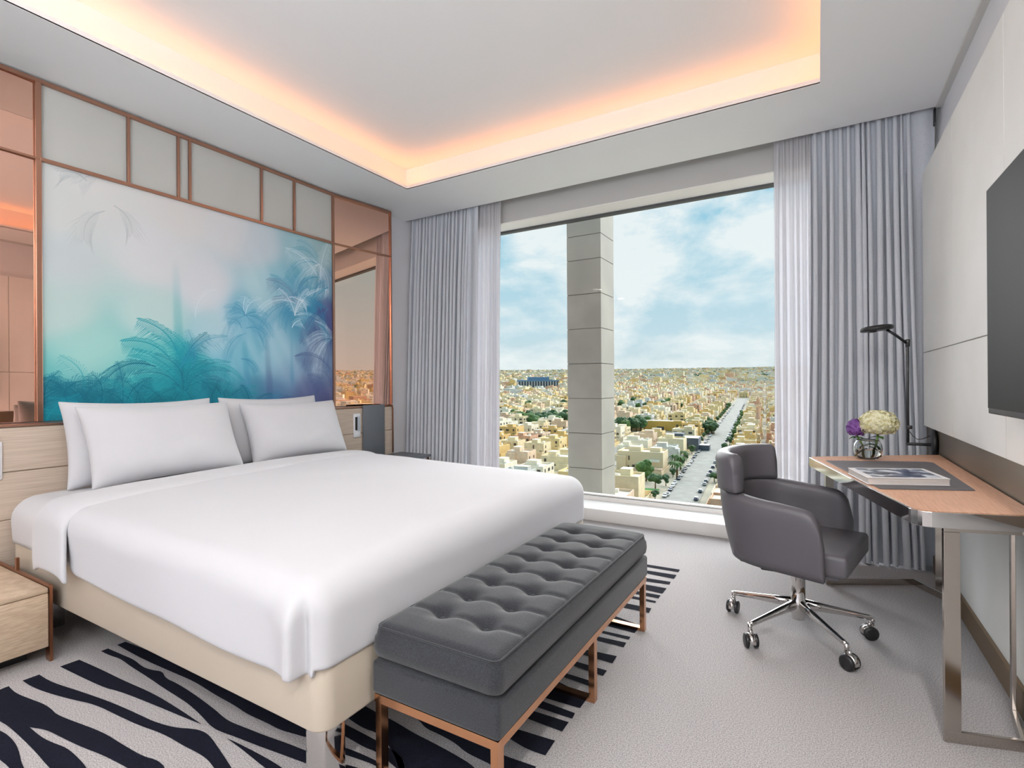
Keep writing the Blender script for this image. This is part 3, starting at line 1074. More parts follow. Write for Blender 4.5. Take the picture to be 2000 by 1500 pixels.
def pillow(name, label, cy, xb, zb, w, h, t, lean, yawd, sag=0.0, seed=0.0):
    """upright pillow: bottom centre at (xb, cy, zb), leaning back by lean degrees"""
    m_ = MB()
    n = 30

    def pt(u, v, s):
        a, b_ = 2 * u - 1, 2 * v - 1
        ed = (1 - abs(a) ** 3.2) * (1 - abs(b_) ** 3.2)
        th = t * .5 * max(0, ed) ** .52
        y = a * w / 2 * (1 - .055 * (1 - b_ * b_))
        z = b_ * h / 2 * (1 - .10 * (1 - a * a)) + h / 2
        z -= sag * (1 - abs(a)) * max(0, b_)
        w_ = .010 * noise.noise(Vector((a * 2.2 + seed, b_ * 2.2, s))) * ed if ed > 0 else 0
        wr = .004 * math.sin(12 * a * b_ + seed) * (abs(a * b_)) ** 2 * max(0, ed) ** .5
        return Vector((s * (th + w_ + wr), y, z))
    vs = [pt(i / (n - 1), j / (n - 1), 1) for i in range(n) for j in range(n)]
    fs = [(i * n + j, (i + 1) * n + j, (i + 1) * n + j + 1, i * n + j + 1) for i in range(n - 1) for j in range(n - 1)]
    vb = [pt(i / (n - 1), j / (n - 1), -1) for i in range(n) for j in range(n)]
    m_.add(vs, fs, 0, True)
    m_.add(vb, [f[::-1] for f in fs], 0, True)
    mx = Matrix.Translation((xb, cy, zb)) @ Matrix.Rotation(math.radians(yawd), 4, 'Z') @ Matrix.Rotation(math.radians(-lean), 4, 'Y')
    m_.xform(mx)
    me = m_.mesh(name, M['sheet'])
    b = bmesh.new()
    b.from_mesh(me)
    bmesh.ops.remove_doubles(b, verts=b.verts, dist=.0004)
    bmesh.ops.recalc_face_normals(b, faces=b.faces)
    b.to_mesh(me)
    b.free()
    o = link(name, me)
    o.modifiers.new('sub', 'SUBSURF').render_levels = 1
    return tag(o, label, 'pillow')


pillow('pillow', 'white pillow at the back of the left pair, against the headboard', 1.50, -3.24, .615, .79, .47, .17, 13, 0, seed=1)
pillow('pillow', 'white pillow in front of the left pair', 1.53, -3.03, .635, .80, .455, .19, 25, 0, seed=2)
pillow('pillow', 'white pillow at the back of the right pair, below the mural corner', 2.31, -3.24, .615, .77, .47, .17, 13, 0, seed=3)
pillow('pillow', 'white pillow in front of the right pair, nearest the switch panel', 2.39, -3.08, .635, .78, .43, .19, 22, 0, seed=4)

# ---------------------------------------------------------------- nightstand (left)
ns = thing('nightstand', 'low pale oak nightstand with copper edged side at the lower left', 'nightstand', (-3.1, .55, 0))
NX0, NX1, NY0, NY1 = -3.44, -2.765, .20, .888
mb = MB()
mb.rbox(NX0, NX1 - .022, NY0, NY1, .07, .285, .003, 2)
mb.build('body', M['oak_bed'], ns)
MB().rbox(NX0, NX1, NY0, NY1, .2865, .306, .003, 2).build('top', M['oak_bed'], ns)
MB().rbox(NX1 - .02, NX1, NY0, NY1, .062, .284, .003, 2).build('drawer', M['oak_bed'], ns)
for nm_, b_ in (('copper_side', (-3.43, NX1 + .006, NY1 + .001, NY1 + .012, .055, .316)), ('foot', (-2.80, NX1 + .006, NY1 + .001, NY1 + .012, 0, .055)),
                ('foot', (-3.43, -3.39, NY1 + .001, NY1 + .012, 0, .055)), ('upright', (-3.14, -3.12, NY1 + .001, NY1 + .012, .316, .37))):
    MB().box(*b_).build(nm_, M['copper_dark'], ns)
MB().box(NX0 + .05, NX1 - .1, NY0 + .05, NY1 - .04, 0, .07).build('plinth', M['black'], ns)

# ---------------------------------------------------------------- bedside table (right)
bt = thing('bedside_table', 'dark grey bedside tray table with copper tube frame right of the bed', 'bedside table', (-3.2, 3.45, 0))
MB().rbox(HBX + .003, HBX + .018, 3.268, 3.53, .50, .965, .003, 2).build('back_board', M['tray_grey'], bt)
mb = MB()
pp = [(HBX + .012, 3.53, .957), (HBX + .012, 3.60, .957)]
for k in range(7):
    a = math.radians(90 - k * 15)
    pp.append((HBX + .012, 3.60 + .04 * math.cos(a), .917 + .04 * math.sin(a)))
pp += [(HBX + .012, 3.64, .51)]
mb.tube(pp, .006, 10)
mb.build('copper_tube', M['copper_dark'], bt)
MB().rbox(HBX + .003, -3.08, 3.27, 3.76, .478, .502, .004, 2).build('tray_top', M['tray_grey'], bt)
mb = MB()
for (x, y) in ((-3.42, 3.29), (-3.10, 3.29), (-3.42, 3.74), (-3.10, 3.74)):
    mb = MB()
    mb.tube([(x, y, 0), (x, y, .479)], .008, 10)
    mb.build('leg', M['copper_dark'], bt)

# ================================================================ CURTAINS
def folds(x0, x1, n, amp, yc_top, yc_bot, ztop, zbot, seed, nu=None, spread=0.0, gather=.8, kick=0.0):
    nu = nu or n * 14
    r = random.Random(seed)
    ph = [0.0]
    for k in range(n):
        ph.append(ph[-1] + r.uniform(.65, 1.35))
    tot = ph[-1]
    ph = [p / tot for p in ph]
    am = [r.uniform(.65, 1.15) for _ in range(n + 1)]
    nv = 26
    m_ = MB()

    def fn(u, v):
        # v 0 top .. 1 bottom
        k = 0
        while k < n - 1 and u > ph[k + 1]:
            k += 1
        q = (u - ph[k]) / (ph[k + 1] - ph[k])
        a = amp * (am[k] * (1 - q) + am[k + 1] * q)
        a *= (.55 + .45 * min(1, v * 4)) * (1 + .25 * v)
        wob = .25 * noise.noise(Vector((u * n * .6, v * 2.2, seed)))
        s = math.sin(2 * PI * (q + wob * .35))
        y = (yc_top * (1 - v) + yc_bot * v) + a * s
        x = x0 + (x1 - x0) * u - a * .22 * math.sin(4 * PI * (q + wob * .35))
        x += (u - .5) * spread * (v ** 2)
        x += .012 * noise.noise(Vector((u * 9, v * 1.3, seed + 7)))
        z = ztop + (zbot - ztop) * v
        if kick and v > .9:
            y -= kick * ((v - .9) / .1) ** 2 * (.5 + .5 * s)
        return (x, y, z)
    m_.grid(fn, nu, nv)
    return m_


ct = thing('curtain', 'long grey pleated curtain on the right side of the window behind the desk', 'curtain', (.2, 4.0, 0))
o = folds(-.035, .505, 13, .040, 4.075, 3.955, 2.86, .012, 5, spread=.075, kick=.035).build('pleated_drape', M['drape'], ct)
m_ = MB()
m_.grid(lambda u, v: (.47 + .155 * u, 4.075 - .045 * v + .010 * math.sin(u * 7 + v * 1.5), 2.86 - 2.845 * v), 16, 12)
m_.build('flat_return', M['drape'], ct)
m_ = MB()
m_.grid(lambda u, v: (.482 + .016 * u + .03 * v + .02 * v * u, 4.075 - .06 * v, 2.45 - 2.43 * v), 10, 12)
m_.build('gap_shade_strip', M['gap_shade'], ct)  # dark sheet standing in for the shade in the gap between the drapes
MB().rbox(.615, .625, 4.03, 4.06, 2.70, 2.80, .002, 2).build('track_end', M['black'], ct)

tag(folds(-.262, .0, 7, .022, 4.10, 4.03, 2.86, .01, 11).build('sheer_curtain', M['sheer']),
    'white sheer curtain at the right edge of the window', 'curtain')
ct = thing('curtain', 'long grey pleated curtain on the left side of the window beside the headboard wall', 'curtain', (-3.2, 4.0, 0))
folds(-3.585, -2.86, 16, .038, 4.085, 3.97, 2.86, .012, 8, kick=.03).build('pleated_drape', M['drape'], ct)
m_ = MB()
m_.grid(lambda u, v: (-2.865 + .13 * u - .0 * v, 4.06 - .075 * v + .018 * math.sin(u * 5 + .6 + v), 2.86 - 2.845 * v), 14, 12)
m_.build('flat_return', M['drape'], ct)
tag(folds(-2.80, -2.515, 7, .022, 4.10, 4.03, 2.86, .01, 14).build('sheer_curtain', M['sheer']),
    'white sheer curtain at the left edge of the window', 'curtain')

# ================================================================ BENCH
bn = thing('bench', 'charcoal tufted bench on a rose gold frame at the foot of the bed', 'bench', (-.905, 1.75, 0))
QX0, QX1, QY0, QY1 = -1.118, -.690, 1.095, 2.395
BTN_Y = [QY0 + .155 + k * (QY1 - QY0 - .31) / 7 for k in range(8)]
BTN_X = [QX0 + .135, QX1 - .135]


def cushion_top(x, y):
    z = 0.0
    for by in BTN_Y:
        z -= .007 * math.exp(-((y - by) / .012) ** 2)
        for bx in BTN_X:
            d2 = (x - bx) ** 2 + (y - by) ** 2
            z -= .020 * math.exp(-d2 / .0011) + .006 * math.exp(-d2 / .005)
    return z


m_ = MB()
nx_, ny_ = 54, 190
R_ = .028
vs = []
hh = .103
for i in range(nx_):
    for j in range(ny_):
        a, b_ = i / (nx_ - 1), j / (ny_ - 1)
        x, y = QX0 + a * (QX1 - QX0), QY0 + b_ * (QY1 - QY0)
        dx, dy = min(x - QX0, QX1 - x), min(y - QY0, QY1 - y)
        ex, ey = max(0, R_ - dx), max(0, R_ - dy)
        k = min(1, math.hypot(ex, ey) / R_)
        drop = R_ * (1 - math.sqrt(max(0, 1 - k * k)))
        crown = .012 * min(1, dx / .09) ** .5 * min(1, dy / .09) ** .5
        z = .447 + crown + cushion_top(x, y) * min(1, dx / .03, dy / .03) - drop
        if ex > 0 and ey > 0 and math.hypot(ex, ey) > R_:
            s = R_ / math.hypot(ex, ey)
            cx = QX0 + R_ if x < -.9 else QX1 - R_
            cy = QY0 + R_ if y < 1.7 else QY1 - R_
            x = cx + (x - cx) * s
            y = cy + (y - cy) * s
        vs.append((x, y, z))
fs = [(i * ny_ + j, (i + 1) * ny_ + j, (i + 1) * ny_ + j + 1, i * ny_ + j + 1) for i in range(nx_ - 1) for j in range(ny_ - 1)]
m_.add(vs, fs, 0, True)
rim = [i * ny_ for i in range(nx_)] + [(nx_ - 1) * ny_ + j for j in range(1, ny_)] + [i * ny_ + ny_ - 1 for i in range(nx_ - 2, -1, -1)] + [j for j in range(ny_ - 2, 0, -1)]
rp = [Vector(vs[i]) for i in rim]
cen = Vector(((QX0 + QX1) / 2, (QY0 + QY1) / 2, 0))
levels = [(.412, .004), (.385, .006), (.362, .002), (.350, -.014)]
k0 = len(m_.v)
for (z, o_) in levels:
    for p in rp:
        d = Vector((max(-1, min(1, (p.x - cen.x) / .2)), max(-1, min(1, (p.y - cen.y) / .63)), 0))
        q = Vector((p.x + (o_ * (1 if p.x > cen.x else -1) if abs(p.x - cen.x) > .18 else 0), p.y + (o_ * (1 if p.y > cen.y else -1) if abs(p.y - cen.y) > .61 else 0), z))
        m_.v.append(tuple(q))
n = len(rim)
prev = rim
for l_ in range(len(levels)):
    cur = [k0 + l_ * n + i for i in range(n)]
    for i in range(n):
        j = (i + 1) % n
        m_.f.append((prev[i], prev[j], cur[j], cur[i]))
        m_.mi.append(0)
        m_.sm.append(True)
    prev = cur
m_.f.append(tuple(prev[::-1]))
m_.mi.append(0)
m_.sm.append(False)
cush = m_.build('cushion', M['bench'], bn)
# welt round the top edge
pts = []
for cx, cy, a0 in ((QX1 - .03, QY0 + .03, -90), (QX1 - .03, QY1 - .03, 0), (QX0 + .03, QY1 - .03, 90), (QX0 + .03, QY0 + .03, 180)):
    for k in range(6):
        a = math.radians(a0 + k * 18)
        pts.append((cx + .0235 * math.cos(a), cy + .0235 * math.sin(a), .4405))
pts.append(pts[0])
mb = MB()
mb.tube(pts, .0032, 6, caps=False)
mb.build('welt', M['bench'], cush)
for by in BTN_Y:
    for bx in BTN_X:
        mb = MB()
        mb.lathe([(0.0005, .006), (.006, .0052), (.0095, .002), (.010, -.003)], (bx, by, .447 + .012 - .0275), 14)
        mb.build('button', M['bench_button'], cush)
MB().rbox(QX0 - .004, QX1 + .004, QY0 - .004, QY1 + .004, .248, .346, .014, 4).build('seat_box', M['bench'], bn)
W_ = .028
mb = MB()
mb.box(QX0 + .004, QX1 - .002, QY0 + .002, QY0 + .002 + W_, .224, .248)
mb.box(QX0 + .004, QX1 - .002, QY1 - .002 - W_, QY1 - .002, .224, .248)
mb.box(QX0 + .004, QX0 + .004 + .02, QY0 + .002 + W_, QY1 - .002 - W_, .224, .248)
mb.box(QX1 - .022, QX1 - .002, QY0 + .002 + W_, QY1 - .002 - W_, .224, .248)
mb.build('top_rail', M['rose'], bn)
for yy in (QY0 + .004, (QY0 + QY1) / 2 - .01 + .01, QY1 - .004 - W_):
    mb = MB()
    xa, xb = QX0 + .006, QX1 - .004
    mb.box(xa, xa + .022, yy, yy + W_, 0, .224)
    mb.box(xb - .022, xb, yy, yy + W_, 0, .224)
    mb.box(xa + .022, xb - .022, yy, yy + W_, 0, .014)
    mb.build('leg', M['rose'], bn)

# ================================================================ OFFICE CHAIR
CX, CY, CR = -.085, 2.705, math.radians(-12.5)
ch = thing('office_chair', 'grey leather tub office chair on a chrome five-star base with castors', 'chair', (CX, CY, 0))
MC = Matrix.Translation((CX, CY, 0)) @ Matrix.Rotation(CR, 4, 'Z')


def upath(t, hw, xf, xb):
    """plan of the tub: t 0..1 from near arm front round the back to the far arm front"""
    rr = hw
    straight = xf - (xb + rr)
    arc = PI * rr * .98
    tot = 2 * straight + arc
    s = t * tot
    if s < straight:
        return Vector((xf - s, -hw)), Vector((0, -1))
    if s > tot - straight:
        return Vector((xf - (tot - s), hw)), Vector((0, 1))
    a = (s - straight) / arc * PI
    # squarish arc
    c, s_ = math.cos(a), math.sin(a)
    p = 2 / 2.5
    px = -math.copysign(abs(s_) ** p, s_) * rr
    py = -math.copysign(abs(c) ** p, c) * rr
    nn = Vector((-abs(s_), -c)).normalized()
    return Vector((xb + rr + px, py)), nn


def tub(t0, t1, nt_, prof, hw, xf, xb, thick, endr=.04, flare=.0):
    """prof(t)->(zbottom, ztop, inset_bottom)"""
    rings = []
    for i in range(nt_):
        tt = i / (nt_ - 1)
        t = t0 + (t1 - t0) * tt
        zb, zt, inset = prof(t)
        L_ = (t1 - t0) * 1.5
        de = min(tt, 1 - tt) * L_
        kk = 1.0
        if de < endr:
            q = 1 - de / endr
            kk = math.sqrt(max(0, 1 - q ** 2.4))
        ztt = zt - (1 - kk) * endr * 1.5
        th = thick * (.55 + .45 * kk)
        p, nn = upath(t, hw, xf, xb)
        ring = []
        K = 8
        # outer side up
        for k in range(K):
            v = k / (K - 1)
            z = zb + (ztt - th * .5 - zb) * v
            ins = inset * (1 - v) ** 1.6 - flare * v
            q = p - nn * ins
            ring.append((q.x, q.y, z))
        # rounded top
        for k in range(1, 6):
            a = k / 6 * PI
            q = p - nn * (-flare + th * .5 * (1 - math.cos(a)))
            ring.append((q.x, q.y, ztt - th * .5 + th * .5 * math.sin(a)))
        for k in range(K):
            v = 1 - k / (K - 1)
            z = zb + (ztt - th * .5 - zb) * v
            ins = inset * (1 - v) ** 1.6 - flare * v + th
            q = p - nn * ins
            ring.append((q.x, q.y, z))
        rings.append(ring)
    m_ = MB()
    nr = len(rings[0])
    vs = [v for r_ in rings for v in r_]
    fs = []
    for i in range(nt_ - 1):
        for k in range(nr):
            k2 = (k + 1) % nr
            fs.append((i * nr + k, (i + 1) * nr + k, (i + 1) * nr + k2, i * nr + k2))
    m_.add(vs, fs, 0, True)
    for e_, rv in ((0, False), (nt_ - 1, True)):
        base = e_ * nr
        K2 = nr // 2
        for k in range(K2):
            a, b_, c, d = base + k, base + k + 1, base + nr - 2 - k, base + nr - 1 - k
            if b_ >= c:
                if b_ == c:
                    m_.f.append((a, b_, d))
                    m_.mi.append(0)
                    m_.sm.append(True)
                break
            m_.f.append((a, b_, c, d))
            m_.mi.append(0)
            m_.sm.append(True)
    m_.xform(MC)
    return m_


def arm_prof(t):
    c = abs(t - .5) * 2
    zt = .672 - .055 * c ** 1.6
    zb = .345 + .01 * (1 - c)
    return zb, zt, .05 * (1 - c) + .012


shell = tub(0, 1, 70, arm_prof, .305, .165, -.315, .062, endr=.085).build('shell', M['chair'], ch)


def back_prof(t):
    return .655, .828 - .012 * abs(t - .5), -.004


tub(.24, .76, 48, back_prof, .312, .165, -.322, .072, endr=.05, flare=.012).build('backrest', M['chair'], ch)
mb = MB()
mb.rbox(-.205, .236, -.240, .240, .358, .448, .018, 4)
mb.v = [(x, y * (1 - .0 * x), z + (.012 * (1 - (y / .24) ** 2) if z > .41 else 0)) for (x, y, z) in mb.v]
mb.xform(MC)
mb.build('seat', M['chair'], ch)
mb = MB()
mb.rbox(-.185, .205, -.222, .222, .338, .372, .012, 3)
mb.xform(MC)
mb.build('seat_base', M['chair'], ch)
mb = MB()
mb.lathe([(0.001, .30), (.033, .30), (.033, .285), (.0295, .28), (.0295, .155), (.033, .15), (.033, .09), (.027, .085), (.027, .065), (.001, .065)], (CX, CY, 0), 28)
mb.build('column', M['chrome'], ch)
mb = MB()
mb.rbox(-.09, .09, -.07, .07, .305, .34, .006, 2)
mb.xform(MC)
mb.build('mechanism', M['black'], ch)
mb = MB()
mb.tube([(CX - .05, CY - .05, .315), (CX - .10, CY - .10, .312)], .006, 8)
mb.rbox(CX - .145, CX - .085, CY - .125, CY - .095, .298, .322, .009, 3)
mb.build('lever', M['black'], ch)
for k in range(5):
    a = math.radians(18 + 72 * k)
    d = Vector((math.cos(a), math.sin(a), 0))
    s = Vector((-d.y, d.x, 0))
    c0 = Vector((CX, CY, 0))
    mb = MB()
    st = [(.028, .132, .017, .024), (.10, .122, .015, .020), (.20, .108, .012, .015), (.285, .096, .0105, .012), (.300, .094, .0095, .011)]
    vs = []
    for (rr, z, w, h) in st:
        p = c0 + d * rr
        for q in range(10):
            an = 2 * PI * q / 10
            vs.append(tuple(p + s * (w * math.cos(an)) + Vector((0, 0, z + h * math.sin(an)))))
    fs = []
    for i in range(len(st) - 1):
        for q in range(10):
            q2 = (q + 1) % 10
            fs.append((i * 10 + q, i * 10 + q2, (i + 1) * 10 + q2, (i + 1) * 10 + q))
    fs.append(tuple(range(10)))
    fs.append(tuple(range(40, 50)))
    mb.add(vs, fs, 0, True)
    tp = c0 + d * .300
    mb.tube([tp + Vector((0, 0, .10)), tp + Vector((0, 0, .062))], .0095, 12)
    mb.build('base_leg', M['chrome'], ch)
    # castor
    ca = math.radians(200 + 31 * k)
    cd = Vector((math.cos(ca), math.sin(ca), 0))
    cs = Vector((-cd.y, cd.x, 0))
    cc = tp + cd * .012 + Vector((0, 0, .031))
    rm = Matrix((cs, cd, Vector((0, 0, 1)))).transposed().to_4x4()
    rm.translation = cc
    hood = MB()
    # hood: partial cylinder over the wheels
    hv = []
    for j, xx in enumerate((-.012, -.012, .012, .012)):
        for q in range(15):
            an = math.radians(-10 + q * 200 / 14)
            rr = .0325 if j in (1, 2) else .012
            hv.append((xx, math.cos(an) * rr, math.sin(an) * rr))
    hf = []
    for j in range(3):
        for q in range(14):
            hf.append((j * 15 + q, j * 15 + q + 1, (j + 1) * 15 + q + 1, (j + 1) * 15 + q))
    hood.add(hv, hf, 0, True)
    hood.tube([(0, 0, .02), (0, 0, .045)], .008, 10)
    hood.xform(rm)
    ho = hood.build('castor', M['chrome'], ch)
    for sx in (-1, 1):
        w_ = MB()
        w_.lathe([(.001, 0.0135), (.018, .0135), (.027, .012), (.0305, .008), (.0305, -.001), (.026, -.003), (.001, -.003)], (0, 0, 0), 24, axis='X')
        if sx < 0:
            w_.v = [(-x, y, z) for (x, y, z) in w_.v]
        w_.v = [(x + sx * .014, y, z) for (x, y, z) in w_.v]
        w_.xform(rm)
        w_.build('wheel', M['black'], ho)

# ================================================================ DESK
dk = thing('desk', 'tapering oak writing desk with chrome edge and nickel loop legs along the right wall', 'desk', (.3, 2.8, 0))


def rounded(poly, radii, seg=7):
    out = []
    n = len(poly)
    for i in range(n):
        p = Vector(poly[i])
        a = (Vector(poly[i - 1]) - p).normalized()
        b_ = (Vector(poly[(i + 1) % n]) - p).normalized()
        r = radii[i]
        if r <= 0:
            out.append(tuple(p))
            continue
        ang = a.angle(b_)
        d = r / math.tan(ang / 2)
        c = p + (a + b_).normalized() * (r / math.sin(ang / 2))
        s = p + a * d - c
        e_ = p + b_ * d - c
        tot = s.angle_signed(e_)
        for k in range(seg + 1):
            th = -tot * k / seg
            out.append((c.x + s.x * math.cos(th) - s.y * math.sin(th), c.y + s.x * math.sin(th) + s.y * math.cos(th)))
    return out


TP = [(-.048, 3.145), (.252, 1.965), (.552, 2.055), (.552, 3.53), (.50, 3.51)]
mb = MB()
mb.prism(rounded(TP, [.03, .05, 0, 0, 0]), .703, .7495)
mb.build('edge_band', M['chrome'], dk, bevel=.0015)
ins = [(-.038, 3.138), (.258, 1.976), (.550, 2.064), (.550, 3.52), (.50, 3.50)]
mb = MB()
mb.prism(rounded(ins, [.026, .044, 0, 0, 0]), .745, .7512)
mb.build('tabletop', M['desk_wood'], dk)


def flat_loop(path, name, t=.012, w=.045):
    """flat bar frame: floor bar and top bar follow path, uprights at the ends"""
    m_ = MB()

    def seg(p, q, z0, z1):
        p, q = Vector(p), Vector(q)
        d = (q - p).normalized()
        s = Vector((-d.y, d.x)) * t / 2
        p, q = p - d * .0, q + d * t * .0
        c = [p + s, q + s, q - s, p - s]
        vs = [(v.x, v.y, z0) for v in c] + [(v.x, v.y, z1) for v in c]
        m_.add(vs, [(0, 3, 2, 1), (4, 5, 6, 7), (0, 1, 5, 4), (1, 2, 6, 5), (2, 3, 7, 6), (3, 0, 4, 7)])
    for a, b_ in zip(path[:-1], path[1:]):
        seg(a, b_, 0.0, .036)
        seg(a, b_, .665, .703)
    for (p, q) in ((path[0], path[1]), (path[-1], path[-2])):
        p, q = Vector(p), Vector(q)
        d = (q - p).normalized()
        seg(p, p + d * w, .036, .665)
    return m_.build(name, M['nickel'], dk, bevel=.0012)


flat_loop([(.337, 2.115), (.536, 2.175), (.566, 2.40)], 'leg_frame')
flat_loop([(.030, 3.425), (.455, 3.66), (.556, 3.48)], 'leg_frame')

dm = MB()
dm.prism(rounded([(.028, 3.0), (.19, 2.30), (.478, 2.42), (.47, 3.15), (.44, 3.17)], [.01, .01, .01, .02, 0]), .7513, .7545)
tag(dm.build('desk_mat', M['mat_leather'], bevel=.001), 'dark grey leather desk mat under the book', 'desk mat')

# book
bk = thing('book', 'large white edged picture book lying on the desk mat', 'book', (.26, 2.5, .7545))
bp_ = [(.105, 2.60), (.158, 2.365), (.418, 2.475), (.372, 2.715)]
c_ = Vector((sum(p[0] for p in bp_) / 4, sum(p[1] for p in bp_) / 4))


def shr(f):
    return [(c_.x + (p[0] - c_.x) * f, c_.y + (p[1] - c_.y) * f) for p in bp_]


mb = MB()
mb.prism(shr(.985), .757, .778)
mb.build('pages', mat('page_edges', (222, 214, 208), .8, vary=(200, 192, 186), vscale=14, stretch=(1, 1, 60)), bk)
mb = MB()
mb.prism(shr(1), .7547, .757)
mb.prism(shr(1), .778, .7806)
mb.build('cover', mat('book_cover_white', (232, 230, 230), .3), bk, bevel=.0006)


def cover_mat():
    m = mat('book_cover_picture', (40, 50, 80), .25, vary=(215, 220, 228), vscale=16, vdetail=5, stretch=(1, 1, 1))
    r = [n for n in m.node_tree.nodes if n.type == 'VALTORGB'][0].color_ramp
    r.elements[0].position = .38
    r.elements[1].position = .56
    e_ = r.elements.new(.47)
    e_.color = lin4((110, 120, 140))
    return m


mb = MB()
mb.prism([(c_.x + (p[0] - c_.x) * .86 + .002, c_.y + (p[1] - c_.y) * .86) for p in bp_], .7806, .7809)
mb.build('cover_picture', cover_mat(), bk)

# wall lamp beyond the desk
lp = thing('desk_lamp', 'black jointed lamp with flat round head on a round wall mount beyond the desk', 'lamp', (.53, 3.65, .80))
YP = 3.65
mb = MB()
mb.lathe([(.001, 0), (.066, 0), (.074, .006), (.074, .022), (.001, .022)], (.531, YP, .800), 36, axis='X')
mb.build('wall_mount', M['black_metal'], lp)
mb = MB()
mb.rbox(.425, .535, YP - .010, YP + .010, .783, .799, .003, 2)
mb.build('bracket', M['black_metal'], lp)
mb = MB()
mb.rbox(.425, .439, YP - .007, YP + .007, .783, 1.352, .002, 2)
mb.build('pole', M['black_metal'], lp)
mb = MB()
mb.tube([(.434, YP - .004, 1.352), (.375, YP - .02, 1.405), (.335, YP - .03, 1.436)], .0075, 10)
mb.rbox(.424, .444, YP - .012, YP + .012, 1.335, 1.378, .004, 2)
mb.build('arm', M['black_metal'], lp)
mb = MB()
mb.lathe([(.001, .024), (.06, .024), (.074, .020), (.080, .012), (.080, 0), (.074, -.004), (.001, -.004)], (.290, YP - .03, 1.436), 40)
mb.lathe([(.001, -.013), (.018, -.012), (.02, -.004)], (.270, YP - .05, 1.436), 18)
mb.v = [(x, y, z + (x - .29) * .10) for (x, y, z) in mb.v]
mb.build('lamp_head', M['black_metal'], lp)
mb = MB()
mb.tube([(.440, YP, .86), (.455, YP, .835), (.475, YP, .818), (.50, YP, .822), (.53, YP, .84)], .0022, 6)
mb.rbox(.428, .452, YP - .012, YP - .004, .875, .895, .003, 2)
mb.build('cord', M['black'], lp)

# vase with flowers
def glass_mat(name, tint=(1, 1, 1), ior=1.45):
    m = bpy.data.materials.new(name)
    m.use_nodes = True
    b = m.node_tree.nodes['Principled BSDF']
    b.inputs['Base Color'].default_value = tint + (1,)
    b.inputs['Transmission Weight'].default_value = 1.0
    b.inputs['Roughness'].default_value = 0.0
    b.inputs['IOR'].default_value = ior
    return m


VX, VY, VZ = .214, 3.185, .7513
vs_ = thing('vase', 'round clear glass vase holding hydrangeas at the far end of the desk', 'vase', (VX, VY, VZ))
mb = MB()
prof = [(.001, .001), (.036, 0), (.046, .006), (.060, .028), (.063, .05), (.060, .072), (.050, .092), (.046, .098),
        (.0445, .097), (.0485, .090), (.058, .071), (.0605, .05), (.0575, .03), (.044, .010), (.034, .007), (.001, .007)]
mb.lathe(prof, (VX, VY, VZ), 40)
mb.build('glass_bowl', glass_mat('vase_glass', (.97, .99, .98), 1.35), vs_)
mb = MB()
mb.lathe([(.001, .0075), (.034, .0075), (.044, .011), (.057, .03), (.0598, .048), (.001, .048)], (VX, VY, VZ), 40)
mb.build('water', glass_mat('water', (.95, 1, .97), 1.33), vs_)
mb = MB()
for k in range(3):
    pts = []
    for q in range(15):
        a = q / 14 * 2.6 + k * 2.0
        pts.append((VX + .052 * math.cos(a), VY + .052 * math.sin(a), VZ + .04 + .03 * math.sin(a * 1.3 + k)))
    mb.tube(pts, .0065, 6, flat=.35)
mb.build('leaf_band', mat('dark_leaf', (46, 78, 40), .45), vs_)


